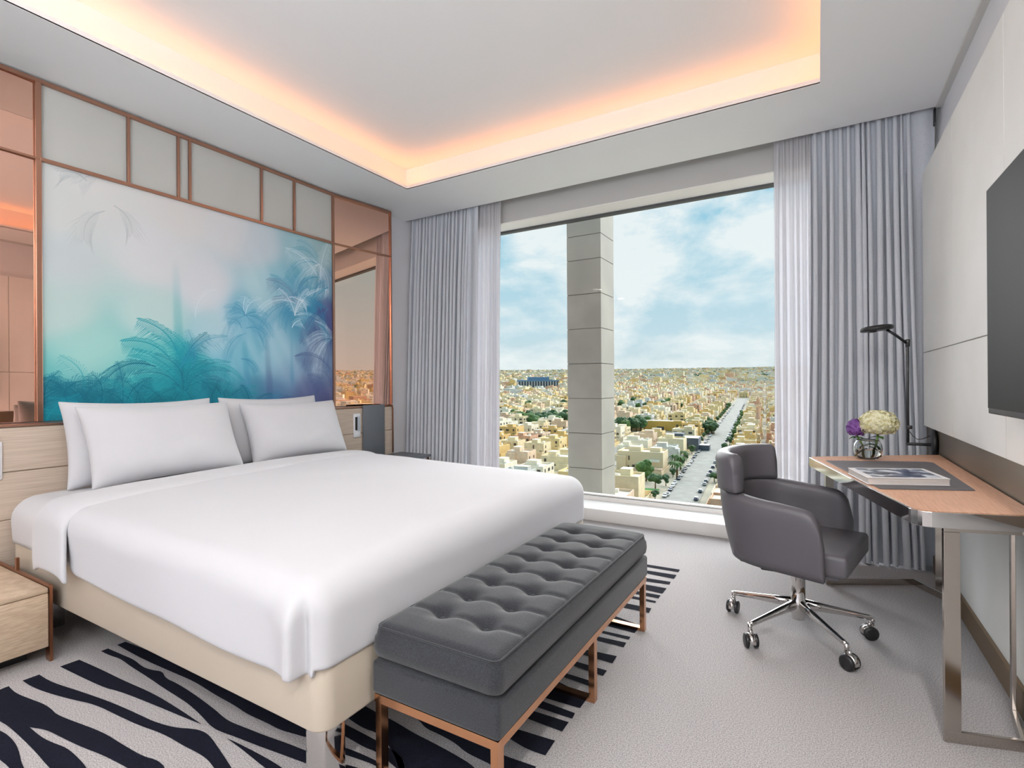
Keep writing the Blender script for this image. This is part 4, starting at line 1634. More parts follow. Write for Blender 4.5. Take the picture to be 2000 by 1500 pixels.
def hydrangea(name, label, c, rx, ry, rz, col1, col2, n, stem_to, seed):
    t_ = thing(name, label, 'flower', stem_to)
    r = random.Random(seed)
    mb = MB()
    for k in range(n):
        z = 1 - 1.75 * (k + .5) / n
        a = k * 2.39996
        rr = math.sqrt(max(0, 1 - z * z))
        nrm = Vector((rr * math.cos(a), rr * math.sin(a), z))
        bump_ = 1 + .17 * noise.noise(nrm * 3.2 + Vector((seed, 0, 0)))
        p = Vector((c[0] + nrm.x * rx * bump_, c[1] + nrm.y * ry * bump_, c[2] + nrm.z * rz * bump_))
        nrm = (nrm + Vector((r.uniform(-.35, .35), r.uniform(-.35, .35), r.uniform(-.35, .35)))).normalized()
        t1 = nrm.orthogonal().normalized()
        t1 = Matrix.Rotation(r.uniform(0, PI), 3, nrm) @ t1
        t2 = nrm.cross(t1)
        s = r.uniform(.0058, .0082)
        mi = 0 if r.random() < .7 else 1
        for q in range(4):
            an = q * PI / 2
            d = t1 * math.cos(an) + t2 * math.sin(an)
            e_ = t1 * -math.sin(an) + t2 * math.cos(an)
            vs = [p, p + d * s * .7 + e_ * s * .55 + nrm * .0014, p + d * s * 1.35 + nrm * .0002, p + d * s * .7 - e_ * s * .55 + nrm * .0014]
            mb.add(vs, [(0, 1, 2, 3)], mi, True)
    core = bmesh.new()
    bmesh.ops.create_icosphere(core, subdivisions=2, radius=1)
    for v in core.verts:
        v.co = Vector((c[0] + v.co.x * rx * .9, c[1] + v.co.y * ry * .9, c[2] + v.co.z * rz * .88))
    mb.bm(core, 1, True)
    mb.build('flower_head', [mat(name + '_petal', col1, .7), mat(name + '_petal_shade', col2, .7)], t_, normals=False)
    mb = MB()
    s0 = Vector((c[0], c[1], c[2] - rz * .7))
    s1 = Vector(stem_to)
    mid = (s0 + s1) / 2 + Vector((.008, -.004, 0))
    mb.tube([s0, mid, s1], .0048, 8)
    mb.build('stem', mat(name + '_stem', (110, 150, 62), .5), t_)
    mb = MB()
    lf = Vector((c[0], c[1] - ry * .3, c[2] - rz * .95))
    for q in range(3):
        an = q * 2.1 + seed
        d = Vector((math.cos(an), math.sin(an), -.1))
        e_ = Vector((-d.y, d.x, .1))
        vs = [lf, lf + d * .018 + e_ * .012, lf + d * .045 + Vector((0, 0, -.01)), lf + d * .018 - e_ * .012]
        mb.add(vs, [(0, 1, 2, 3)], 0, True)
    mb.build('leaf', mat(name + '_leaf', (62, 98, 44), .5), t_, normals=False)
    return t_


hydrangea('hydrangea', 'large creamy white hydrangea bloom leaning right in the glass vase', (.256, 3.175, .932), .082, .070, .064,
          (244, 241, 208), (222, 216, 160), 700, (.225, 3.18, VZ + .012), 3)
hydrangea('hydrangea', 'small purple hydrangea bloom on the left of the glass vase', (.165, 3.19, .905), .040, .045, .044,
          (134, 86, 160), (98, 52, 128), 260, (.203, 3.19, VZ + .012), 8)

# television
tv = thing('television', 'large black flat television hanging on the right wall', 'television', (.5, 1.6, 1.03))
TY0, TY1, TZ0, TZ1 = 1.0, 2.228, 1.036, 1.757
MB().rbox(.472, .508, TY0, TY1, TZ0, TZ1, .004, 2).build('casing', mat('tv_casing', (52, 52, 60), .35, .4), tv)
mb = MB()
mb.box(.4702, .4722, TY0 + .006, TY1 - .006, TZ0 + .018, TZ1 - .006)
mb.build('screen', mat('tv_screen', (20, 20, 21), .5, spec=.06), tv)
MB().rbox(.505, PX - .001, 1.4, 1.9, 1.25, 1.55, .004, 2).build('wall_bracket', M['black_metal'], tv)

# ================================================================ ADDED FILL LAMPS
# invented fixtures, out of view behind the camera, added to brighten the room
cl = thing('fill_ceiling_light', 'square white fill light added on the ceiling behind the camera', 'ceiling light', (-1.5, -1.95, CEIL))
MB().rbox(-2.2, -.8, -2.5, -1.42, CEIL - .04, CEIL - .001, .006, 2).build('housing', M['white_plastic'], cl)
area('room_fill', (-1.5, -1.95, CEIL - .05), 1.3, 1.0, FILL_ROOM, (.93, .97, 1.0), (0, 0, -1))
fl = thing('fill_uplighter', 'uplighter added for fill, standing unseen behind the camera near the back wall', 'lamp', (-.6, -1.9, 0))  # unseen uplighter put in to lift the ceiling and general fill
mb = MB()
mb.lathe([(.001, 0), (.15, 0), (.15, .015), (.02, .025), (.001, .025)], (-.6, -1.9, 0), 28)
mb.build('foot', M['black_metal'], fl)
mb = MB()
mb.tube([(-.6, -1.9, .02), (-.6, -1.9, 1.55)], .012, 12)
mb.build('pole', M['black_metal'], fl)
mb = MB()
mb.lathe([(.02, 1.54), (.12, 1.57), (.20, 1.66), (.195, 1.66), (.115, 1.58), (.001, 1.555)], (-.6, -1.9, 0), 32)
mb.build('bowl_shade', M['white_plastic'], fl)
area('up_fill', (-.6, -1.9, 1.645), .3, .3, FILL_UP, (.95, .98, 1.0), (0, 0, 1)).rotation_euler = (PI, 0, 0)

for k, (x, y, w_) in enumerate(((.33, .35, 26), (.33, -.9, 26), (-.9, -.35 - 1.35, 0), (-3.32, .25, 5), (-3.32, -.9, 8))):  # unseen spots put in as extra fill along both sides
    if w_ == 0:
        continue
    dl = thing('fill_downlight', ('round recessed downlight added to the ceiling border, right side nearer the window', 'round recessed downlight added to the ceiling border, right side further back', '',
                             'round recessed downlight added to the ceiling border, left side nearer the window', 'round recessed downlight added to the ceiling border, left side further back')[k],
               'fill_downlight', (x, y, CEIL), 'added fill downlights in the ceiling border')
    mb = MB()
    mb.lathe([(.075, -.001), (.09, -.001), (.088, -.006), (.078, -.008), (.075, -.001)], (x, y, CEIL), 28)
    mb.build('ring', M['white_plastic'], dl)
    o = area('down_fill', (x, y, CEIL - .012), .13, .13, w_, (1.0, .96, .90), (0, 0, -1))

# ================================================================ OUTSIDE
# stone column just beyond the glass
col = thing('stone_column', 'pale stone clad column standing outside the window', 'column', (-1.95, 5.1, -4))
M['stone'] = mat('column_stone', (168, 164, 155), .7, vary=(154, 151, 143), vscale=2.2, vdetail=5)
M['joint'] = mat('stone_joint', (110, 105, 98), .9)
kx = 4.95 / 5.2
cx0, cx1, cy0, cy1 = -2.354 * kx, -1.966 * kx, 4.95, 4.95 * 1.077
zj = [1.14 + (v - 1.14) * kx for v in (-2.43, -1.95, -1.47, -.99, -.51, -.137, .236, .61, .983, 1.356, 1.73, 2.10, 2.47, 2.73, 3.6)]
mb = MB()
mb.box(cx0 + .006, cx1 - .006, cy0 + .006, cy1 - .006, zj[0], zj[-1])
mb.build('joint_core', M['joint'], col)
for a, b_ in zip(zj[:-1], zj[1:]):
    MB().box(cx0, cx1, cy0, cy1, a + .0035, b_ - .0035).build('stone_block', M['stone'], col)

CITY_S = .0334


def gz(x, y):
    return -60.0 + CITY_S * math.hypot(x, y)


def to_px(p):
    v = Vector(p) - Vector((0, 0, EYE))
    w = v.dot(fwd)
    if w < 1:
        return None
    return (1000 + FPX * v.dot(r2) / w, 750 - FPX * v.dot(u2) / w)


SD = math.radians(4.55)
SU = Vector((-math.sin(SD), math.cos(SD)))     # along the street
SR = Vector((math.cos(SD), math.sin(SD)))      # to its right
S0 = Vector((-53.0, 227.0))                    # a point on the centre line


def st(s, t):
    p = S0 + SU * s + SR * t
    return p.x, p.y


M['ground'] = mat('city_ground', (178, 170, 150), .95, vary=(154, 146, 128), vscale=.02, vdetail=6)
M['asphalt'] = mat('street_asphalt', (150, 148, 141), .9, vary=(136, 134, 127), vscale=.2, vdetail=4)
WALLC = [(236, 212, 160), (238, 220, 182), (226, 192, 126), (230, 202, 174), (240, 231, 210), (216, 172, 142), (212, 212, 208)]
WNAME = ['sand yellow', 'cream', 'golden ochre', 'pinkish beige', 'off-white', 'terracotta pink', 'pale grey']
WM = [mat('plaster_' + n.replace(' ', '_').replace('-', '_'), c, .9, vary=tuple(int(v * .93) for v in c), vscale=.3) for n, c in zip(WNAME, WALLC)]
M['roofdeck'] = mat('roof_deck', (222, 214, 194), .9, vary=(204, 194, 172), vscale=.25)
M['win_dark'] = mat('house_window', (66, 62, 58), .3)
M['win_trim'] = mat('house_white', (236, 232, 224), .8)
M['leafA'] = mat('tree_green', (92, 122, 58), .8, vary=(54, 86, 40), vscale=.8)
M['leafB'] = mat('tree_dark_green', (72, 102, 58), .8, vary=(42, 68, 40), vscale=.8)
M['bark'] = mat('tree_bark', (112, 88, 62), .9)
M['lawn'] = mat('lawn_green', (78, 150, 62), .9, vary=(60, 130, 48), vscale=.3)
M['blue_roof'] = mat('blue_metal_roof', (92, 128, 158), .5)
M['slate'] = mat('dark_slate_wall', (84, 92, 102), .7)
M['terracotta'] = mat('terracotta_roof', (214, 120, 84), .8)

# ground as a very shallow bowl, fine rings near, coarse far
mb = MB()
rad = [0, 60, 140, 220, 300, 400, 520, 700, 950, 1300, 1800, 2600, 3800, 5600, 8200, 9500]
azs = [math.radians(a) for a in range(-75, 136, 5)]
vs = [(r_ * math.sin(a), r_ * math.cos(a), -60 + CITY_S * r_) for r_ in rad for a in azs]
na = len(azs)
mb.add(vs, [(i * na + j, i * na + j + 1, (i + 1) * na + j + 1, (i + 1) * na + j) for i in range(len(rad) - 1) for j in range(na - 1)], 0, True)
struct(mb.build('city_ground', M['ground']))


def strip(pts, half, name, m, lift=.25):
    m_ = MB()
    vs = []
    for (s0_, t0_) in pts:
        for sg in (-1, 1):
            x, y = st(s0_ + (half * sg if name == 'cross' else 0), t0_ + (half * sg if name != 'cross' else 0))
            vs.append((x, y, gz(x, y) + lift))
    fs = [(2 * i, 2 * i + 1, 2 * i + 3, 2 * i + 2) for i in range(len(pts) - 1)]
    return m_, vs, fs


mb = MB()
_, vs, fs = strip([(s, 0) for s in range(-60, 790, 20)], 8.2, 'main', None)
mb.add(vs, fs)
PITCH_S, BLOCK = 24.5, 5
for k in range(0, 7):
    s_c = -40 + k * (PITCH_S * BLOCK + 9) + PITCH_S * BLOCK + 4.5
    _, vs, fs = strip([(s_c, t) for t in range(-330, 120, 15)], 4.2, 'cross', None, .22)
    mb.add(vs, fs)
for tl in (-62, -116, -170, -224, -278, 62):
    _, vs, fs = strip([(s, tl) for s in range(-60, 900, 20)], 4.0, 'main', None, .2)
    mb.add(vs, fs)
struct(mb.build('city_streets', M['asphalt'], normals=False))


def win_boxes(w, d, h, r, dens=1.0):
    """window boxes on the four sides of a house, slightly proud of the wall"""
    out = []
    for side in range(4):
        ln = w if side in (0, 2) else d
        n = max(2, int(ln / 4.6 * dens))
        for fl in range(max(1, int(h // 3.4))):
            for k in range(n):
                if r.random() < .28:
                    continue
                c = -ln / 2 + (k + .5) * ln / n + r.uniform(-.4, .4)
                ww, hh_ = r.choice(((.75, .95), (1.0, .9), (.5, 1.25), (1.4, .85)))
                z = 1.9 + fl * 3.4
                if side == 0:
                    b = (c - ww, c + ww, -d / 2 - .06, -d / 2 + .3)
                elif side == 2:
                    b = (c - ww, c + ww, d / 2 - .3, d / 2 + .06)
                elif side == 1:
                    b = (w / 2 - .3, w / 2 + .06, c - ww, c + ww)
                else:
                    b = (-w / 2 - .06, -w / 2 + .3, c - ww, c + ww)
                out.append((b, z - hh_, z + hh_, side))
    return out


def house_geo(seed):
    """lists of (part name, boxes, slot) for one villa around the origin"""
    r = random.Random(seed)
    w, d, h = r.uniform(13.5, 18), r.uniform(13, 16.5), r.choice((6.8, 7.4, 10.2, 10.4, 7.0, 8.4))
    G = []
    p = .35
    G.append(('walls', [(-w / 2, w / 2, -d / 2, d / 2, -3, h), (-w / 2, w / 2, -d / 2, -d / 2 + p, h, h + 1.1), (-w / 2, w / 2, d / 2 - p, d / 2, h, h + 1.1),
                        (-w / 2, -w / 2 + p, -d / 2 + p, d / 2 - p, h, h + 1.1), (w / 2 - p, w / 2, -d / 2 + p, d / 2 - p, h, h + 1.1)], 0))
    G.append(('roof_deck', [(-w / 2 + p, w / 2 - p, -d / 2 + p, d / 2 - p, h - .1, h + .08)], 1))
    sx, sy = r.uniform(-w * .22, w * .22), r.uniform(-d * .2, d * .2)
    sw, sd_ = r.uniform(2.2, 4.2), r.uniform(2.2, 3.6)
    G.append(('stair_tower', [(sx - sw, sx + sw, sy - sd_, sy + sd_, h, h + 3.0)], 0))
    G.append(('stair_tower_roof', [(sx - sw - .15, sx + sw + .15, sy - sd_ - .15, sy + sd_ + .15, h + 3.0, h + 3.25)], 1))
    fx = r.choice((-1, 1))
    bw = r.uniform(3, 5)
    bx = fx * (w / 2 - bw - .2)
    G.append(('front_bay', [(bx - bw, bx + bw, -d / 2 - 2.0, -d / 2, -3, h * r.choice((.55, 1.0)))], 0))
    tk = []
    for k in range(r.randint(2, 4)):
        tx, ty = r.uniform(-w * .4, w * .4), r.uniform(-d * .4, d * .4)
        tk.append((tx - .7, tx + .7, ty - .6, ty + .6, h, h + 1.5))
    G.append(('water_tank', tk, 3))
    W = win_boxes(w, d, h, r)
    gw, gd = 10.4, 10.4
    G.append(('garden_wall', [(-gw, gw, -gd, -gd + .25, -3, 2.6), (-gw, -gw + .25, -gd, gd, -3, 2.6), (gw - .25, gw, -gd, gd, -3, 2.6), (-gw, gw, gd - .25, gd, -3, 2.6)], 0))
    return G, W


def boxes(bl, slot=0):
    m_ = MB()
    for b in bl:
        m_.box(*b, slot)
    return m_


PROTO = {}


def place_house(seed, ci, x, y, rot, detail, label, group, scale=1.0):
    key = (seed, ci, detail)
    mx = (x, y, gz(x, y))
    if detail:
        if key not in PROTO:
            G, W = house_geo(seed)
            parts = []
            for (nm, bl, sl) in G:
                if nm == 'water_tank':
                    for b in bl:
                        parts.append((nm, boxes([b]).mesh(nm, M['win_trim'])))
                else:
                    parts.append((nm, boxes(bl).mesh(nm, (WM[ci], M['roofdeck'], None, M['win_trim'])[sl])))
            W2 = [w for w in W if w[3] in (0, 1)][:16]
            for (b, z0, z1, sd_) in W2:
                parts.append(('window', boxes([(b[0], b[1], b[2], b[3], z0, z1)]).mesh('window', M['win_dark'])))
            PROTO[key] = parts
        e_ = thing('villa', label, 'house', mx, group)
        e_.rotation_euler.z = rot
        e_.scale = (scale,) * 3
        for (nm, me_) in PROTO[key]:
            o = bpy.data.objects.new(nm, me_)
            COL.objects.link(o)
            o.parent = e_
        return e_
    if key not in PROTO:
        G, W = house_geo(seed)
        m_ = MB()
        for (nm, bl, sl) in G:
            for b in bl:
                m_.box(*b, sl)
        for (b, z0, z1, sd_) in W:
            m_.box(b[0], b[1], b[2], b[3], z0, z1, 2)
        PROTO[key] = m_.mesh('villa', [WM[ci], M['roofdeck'], M['win_dark'], M['win_trim']])
    o = bpy.data.objects.new('villa', PROTO[key])
    COL.objects.link(o)
    o.location = mx
    o.rotation_euler.z = rot
    o.scale = (scale,) * 3
    return tag(o, label, 'house', group)


# places kept free for the special things: (x, y, radius)
KEEP = [(-127, 497, 27), (-116, 462, 19), (-138, 462, 17), (-86, 392, 17), (-49, 540, 12), (-70, 252, 17), (-260, 505, 24), (-215, 478, 20), (-300, 540, 20), (-170, 505, 18), (-100, 505, 10),
        (-88, 302, 27)]
plots = []
rows_t = []
for sgn in (-1, 1):
    base_ = 8.2 + 14.5
    k = 0
    t = base_
    while t < 420:
        rows_t.append(sgn * t)
        k += 1
        t += 23.5 if k % 2 == 1 else 32.0
for t in rows_t:
    s = -66.0
    k = 0
    while s < 1500:
        jx = rnd.uniform(-1.0, 1.0)
        plots.append((s, t + jx, t))
        k += 1
        s += PITCH_S
        if k % BLOCK == 0:
            s += 9
s = 800.0
while s < 1480:
    plots.append((s, 0.0, -.001))
    s += PITCH_S
cand = []
hidden = []
for (s, t, row) in plots:
    x, y = st(s, t)
    if row == -.001:
        hidden.append((math.hypot(x, y), x, y, (0, 0), row, s))
        continue
    if y < 205 or any((x - a) ** 2 + (y - b_) ** 2 < c * c for a, b_, c in KEEP):
        continue
    g = gz(x, y)
    pr = to_px((x, y, g + 6))
    if not pr:
        continue
    rr = math.hypot(x, y)
    half = 12 / rr * FPX
    vis = (968 < pr[0] + half and pr[0] - half < 1112) or (1192 < pr[0] + half and pr[0] - half < 1520)
    if pr[1] > 1010 + half * .9:
        continue
    if 940 < pr[0] < 1560:
        (cand if vis else hidden).append((rr, x, y, pr, row, s))
    elif 600 < pr[0] < 1800:
        hidden.append((rr, x, y, pr, row, s))
cand.sort()
near, rest = cand[:300], cand[300:]
hidden += rest
ONES = ['', 'first', 'second', 'third', 'fourth', 'fifth', 'sixth', 'seventh', 'eighth', 'ninth', 'tenth', 'eleventh', 'twelfth', 'thirteenth', 'fourteenth',
        'fifteenth', 'sixteenth', 'seventeenth', 'eighteenth', 'nineteenth']
TENS = {2: ('twentieth', 'twenty'), 3: ('thirtieth', 'thirty'), 4: ('fortieth', 'forty'), 5: ('fiftieth', 'fifty'), 6: ('sixtieth', 'sixty')}


def ordn(n):
    if n < 20:
        return ONES[n]
    a, b_ = divmod(n, 10)
    return TENS[a][0] if b_ == 0 else TENS[a][1] + '-' + ONES[b_]


rowpos = {}
for h_ in near:
    rowpos.setdefault(h_[4], []).append(h_[5])
for v_ in rowpos.values():
    v_.sort()
lrows = sorted([t for t in rows_t if t < 0], reverse=True)
rrows = sorted([t for t in rows_t if t > 0])
for i, (rr, x, y, pr, row, s_) in enumerate(near):
    ci = rnd.choice((0, 0, 1, 1, 1, 2, 3, 4, 4, 3, 5, 6))
    pos = rowpos[row].index(s_) + 1
    sd_ = 'left' if row < 0 else 'right'
    rn = (lrows if row < 0 else rrows).index(row) + 1
    lb = '%s villa, %s away from us in the %s row %s of the main street' % (WNAME[ci], ordn(pos), ordn(rn), sd_)
    rot = SD + rnd.choice((0, 0, PI / 2, -PI / 2, PI))
    place_house(rnd.randrange(9), ci, x, y, rot, rr < 400, lb, 'villas seen through the window', rnd.uniform(.92, 1.02))

# the rest of the city out to the horizon, too many to count
SLOTS = WM + [M['roofdeck'], M['win_dark'], M['leafB'], M['win_trim']]
mb = MB()


def far_house(x, y, w, d, h, ang, ci, wins=True):
    g = gz(x, y)
    c, s_ = math.cos(ang), math.sin(ang)

    def bx(x0, x1, y0, y1, z0, z1, mi, top=None):
        k = len(mb.v)
        mb.box(x0, x1, y0, y1, z0, z1, mi)
        for q in range(k, len(mb.v)):
            a, b_, z_ = mb.v[q]
            mb.v[q] = (x + a * c - b_ * s_, y + a * s_ + b_ * c, g + z_)
        if top is not None:
            mb.mi[-5] = top
    bx(-w / 2, w / 2, -d / 2, d / 2, -3, h, ci, 7)
    u = rnd.random()
    if u < .75:
        ox, oy = rnd.uniform(-w * .25, w * .25), rnd.uniform(-d * .25, d * .25)
        bx(ox - w * .16, ox + w * .16, oy - d * .15, oy + d * .15, h, h + 2.8, ci, 7)
    if wins:
        for k in range(3):
            q = -w / 2 + (k + .5) * w / 3
            for zz_ in (1.4, 4.9):
                bx(q - .6, q + .6, -d / 2 - .05, -d / 2 + .2, zz_, zz_ + 1.3, 8)


def far_tree(x, y, r_, h):
    g = gz(x, y)
    k = 6
    vs = [(x, y, g + h)] + [(x + r_ * math.cos(q * 2 * PI / k), y + r_ * math.sin(q * 2 * PI / k), g + h * .55) for q in range(k)] + \
         [(x + r_ * .7 * math.cos(q * 2 * PI / k), y + r_ * .7 * math.sin(q * 2 * PI / k), g - 1) for q in range(k)]
    fs = [(0, 1 + q, 1 + (q + 1) % k) for q in range(k)] + [(1 + q, 1 + k + q, 1 + k + (q + 1) % k, 1 + (q + 1) % k) for q in range(k)]
    mb.add(vs, fs, 9)


for (rr, x, y, pr, _r, _s) in hidden:
    far_house(x, y, rnd.uniform(14, 19), rnd.uniform(14, 18), rnd.choice((6.8, 7.4, 10.2, 8)), SD + rnd.choice((0, PI / 2)), rnd.choice((0, 1, 1, 3, 4, 4, 2, 6, 5)))
rr = 230.0
for wedge in ((-40, 8, 0), (30, 88, 1)):
    rr = 640.0 if wedge[2] == 0 else 230.0
    while rr < 8600:
        stepr = 30 * (1 + rr / 1500) if rr > 900 else 30
        wd = 1.0 + rr / 3800
        a = wedge[0]
        while a < wedge[1]:
            ar = math.radians(a)
            q_r = rr + rnd.uniform(-.4, .4) * stepr
            x, y = q_r * math.sin(ar), q_r * math.cos(ar)
            a += math.degrees(rnd.uniform(21, 30) * wd / rr)
            rel = Vector((x, y)) - S0
            ss, tt = rel.dot(SU), rel.dot(SR)
            if wedge[2] == 0 and abs(tt) < 420 and ss < 1440:
                continue
            if (x + 725) ** 2 + (y - 1385) ** 2 < 95 ** 2:
                continue
            if rnd.random() < (.08 if rr < 2600 else .30):
                far_tree(x, y, rnd.uniform(4, 8) * wd, rnd.uniform(6, 10) * wd ** .5)
                if rnd.random() < .5:
                    continue
            hgt = rnd.choice((7, 7.5, 10, 8, 12)) * (1 if rnd.random() < .97 else 1.8)
            far_house(x, y, rnd.uniform(12, 20) * wd, rnd.uniform(11, 17) * wd, hgt, SD + rnd.choice((0, .5, PI / 2)), rnd.choice((0, 1, 1, 3, 4, 4, 2, 6, 5, 6)), rr < 1300)
        rr += stepr
far = mb.build('far_city_houses', SLOTS, normals=False)
tag(far, 'dense carpet of cream low houses stretching to the horizon', 'city', kind='stuff')

# ---------------------------------------------------------------- special buildings
def simple_building(name, label, cat, x, y, rot, parts_):
    e_ = thing(name, label, cat, (x, y, gz(x, y)))
    e_.rotation_euler.z = rot
    for (nm, bl, m) in parts_:
        me_ = boxes(bl).mesh(nm, m)
        o = bpy.data.objects.new(nm, me_)
        COL.objects.link(o)
        o.parent = e_
    return e_


yw = mat('yellow_ochre_wall', (226, 180, 92), .9)
simple_building('school_building', 'long low ochre yellow building with dark doorway among trees', 'building', -127, 497, SD - .12, [
    ('walls', [(-19, 19, -6, 6, -3, 8.5)], yw), ('roof_deck', [(-18.4, 18.4, -5.4, 5.4, 8.4, 8.8)], M['roofdeck']),
    ('porch', [(-4.5, 4.5, -7.5, -6, -3, 5)], yw), ('doorway', [(-3.4, 3.4, -7.6, -7, 0, 3.6)], M['win_dark']),
    ('side_block', [(12, 19.5, -7.4, -6, -3, 9.4)], yw), ('window', [(14.4, 16.4, -7.5, -7.3, 4, 6)], M['win_dark'])])
simple_building('slate_building', 'dark blue-grey modern block beside the street', 'building', -86, 392, SD, [
    ('walls', [(-12, 12, -9, 9, -3, 8.5)], M['slate']), ('roof_deck', [(-11.5, 11.5, -8.5, 8.5, 8.4, 8.7)], M['roofdeck']),
    ('roof_room', [(-7, 1, -4, 4, 8.5, 11.2)], M['slate']), ('window', [(3, 5, -9.1, -8.9, 2, 5)], M['win_dark']), ('window', [(-6, -4, -9.1, -8.9, 2, 5)], M['win_dark']),
    ('annex', [(12, 19, -7, 2, -3, 3.6)], M['slate']), ('annex_roof', [(12.2, 18.8, -6.8, 1.8, 3.6, 3.8)], M['win_trim'])])
cmw = mat('big_villa_wall', (226, 206, 172), .9)
bv = simple_building('large_villa', 'large beige villa with stepped roof terraces left of the street near the sill', 'house', -88, 302, SD, [
    ('walls', [(-14, 12, -8, 9, -3, 10.5), (-14, -9, -10, -8, -3, 9)], cmw), ('roof_deck', [(-13.5, 11.5, -7.5, 8.5, 10.4, 10.7)], M['roofdeck']),
    ('parapet', [(-14, 12, -8, -7.6, 10.5, 11.6), (11.6, 12, -7.6, 9, 10.5, 11.6), (-14, -13.6, -7.6, 9, 10.5, 11.6), (-14, 12, 8.6, 9, 10.5, 11.6)], cmw),
    ('roof_room', [(-9, -2, 0, 7, 10.6, 13.4)], cmw), ('roof_room', [(3, 9, 1, 7, 10.6, 13)], cmw),
    ('balcony', [(3, 10, -9.6, -8, 6.2, 7.4)], M['win_trim']), ('window', [(-7.6, -6.8, -8.1, -7.9, 6.5, 9)], M['win_dark']),
    ('window', [(-5.4, -3.8, -8.1, -7.9, 2.6, 4)], M['win_dark']), ('window', [(-1.6, -.8, -8.1, -7.9, 3, 4.4)], M['win_dark']),
    ('window', [(5, 5.8, -8.1, -7.9, 3, 4.4)], M['win_dark']), ('window', [(-8, -7.2, -8.1, -7.9, 2.2, 3.4)], M['win_dark']),
    ('garden_wall', [(-15, 13, -19, -18.7, -3, 2.4), (12.7, 13, -19, 9, -3, 2.4)], cmw),
    ('ground_floor_terrace', [(-3, 12, -14, -8, -3, 3.0)], WM[3])])
mn = thing('minaret', 'slim beige minaret tower right of the street', 'tower', (-49, 540, gz(-49, 540)))
mb = MB()
mb.lathe([(2.4, -3), (2.4, 12), (1.9, 12.2), (1.9, 20)], (0, 0, 0), 16)
o = bpy.data.objects.new('shaft', mb.mesh('shaft', WM[5])); COL.objects.link(o); o.parent = mn
mb = MB()
mb.lathe([(1.9, 20), (3.4, 21.4), (3.4, 22.6), (3.0, 22.6)], (0, 0, 0), 16)
o = bpy.data.objects.new('balcony', mb.mesh('balcony', WM[3])); COL.objects.link(o); o.parent = mn
mb = MB()
mb.lathe([(1.4, 22), (1.4, 26.5), (1.7, 27), (.9, 28.5), (.1, 30.5)], (0, 0, 0), 16)
o = bpy.data.objects.new('turret', mb.mesh('turret', WM[5])); COL.objects.link(o); o.parent = mn
simple_building('stadium', 'long blue-roofed hall far away left of the column', 'building', -725, 1385, SD + .5, [
    ('walls', [(-60, 60, -16, 16, -5, 17)], M['slate']), ('roof', [(-62, 62, -18, 18, 17, 21)], M['blue_roof']),
    ('column_row', [(q, q + 1.5, -18.5, -16.2, -5, 17) for q in range(-60, 60, 8)], M['win_trim']),
    ('upper_roof', [(-30, 34, -8, 30, 21, 30)], M['blue_roof'])])
# lawn in the garden
mb = MB()
vs = [(-77, 247.5), (-68.5, 249.5), (-67.5, 256.5), (-76, 255)]
mb.add([(x, y, gz(x, y) + .5) for x, y in vs] + [(x, y, gz(x, y) - 1) for x, y in vs], [(0, 1, 2, 3), (0, 4, 5, 1), (1, 5, 6, 2), (2, 6, 7, 3), (3, 7, 4, 0)])
tag(mb.build('garden_lawn', M['lawn']), 'small bright green lawn in a walled garden beside the street', 'lawn', kind='stuff')

# ---------------------------------------------------------------- trees
def crown_mesh(seed, m):
    r = random.Random(seed)
    mb_ = MB()
    for k in range(9):
        bm_ = bmesh.new()
        bmesh.ops.create_icosphere(bm_, subdivisions=2, radius=1)
        a = r.uniform(0, 2 * PI)
        rr_ = r.uniform(0, 1.7)
        c = Vector((rr_ * math.cos(a), rr_ * math.sin(a), r.uniform(2.6, 5.6)))
        s_ = r.uniform(1.0, 1.9)
        for v in bm_.verts:
            n_ = 1 + .35 * noise.noise(v.co * 2.3 + Vector((k * 3.1 + seed, 0, 0)))
            v.co = c + Vector((v.co.x * s_, v.co.y * s_, v.co.z * s_ * .85)) * n_
        mb_.bm(bm_, 0, False)
    return mb_.mesh('foliage', m)


def trunk_mesh(h=3.4):
    mb_ = MB()
    mb_.tube([(0, 0, -1), (0.05, .03, h * .5), (0, 0, h)], [.28, .22, .15], 7)
    return mb_.mesh('trunk', M['bark'])


def palm_mesh(seed):
    r = random.Random(seed)
    mb_ = MB()
    for k in range(16):
        a = k * 2.4
        up_ = r.uniform(.1, 1.0)
        L_ = r.uniform(2.0, 2.8)
        for q in range(5):
            t0, t1 = q / 5, (q + 1) / 5
            def P_(t):
                return Vector((math.cos(a) * L_ * t, math.sin(a) * L_ * t, 5.6 + up_ * t * 1.6 - 2.2 * t * t))
            e_ = Vector((-math.sin(a), math.cos(a), 0)) * (.42 * (1 - t0 * .6))
            e2 = Vector((-math.sin(a), math.cos(a), 0)) * (.42 * (1 - t1 * .6))
            dn = Vector((0, 0, -.18))
            mb_.add([P_(t0), P_(t1), P_(t1) + e2 + dn, P_(t0) + e_ + dn, P_(t1) - e2 + dn, P_(t0) - e_ + dn], [(0, 1, 2, 3), (0, 5, 4, 1)])
    return mb_.mesh('fronds', M['leafA'])


HPOS = [(h_[1], h_[2]) for h_ in near]
CR = [crown_mesh(1, M['leafA']), crown_mesh(2, M['leafB']), crown_mesh(3, M['leafA']), crown_mesh(4, M['leafB'])]
TRK = trunk_mesh()
PTR = trunk_mesh(5.7)
PF = palm_mesh(5)


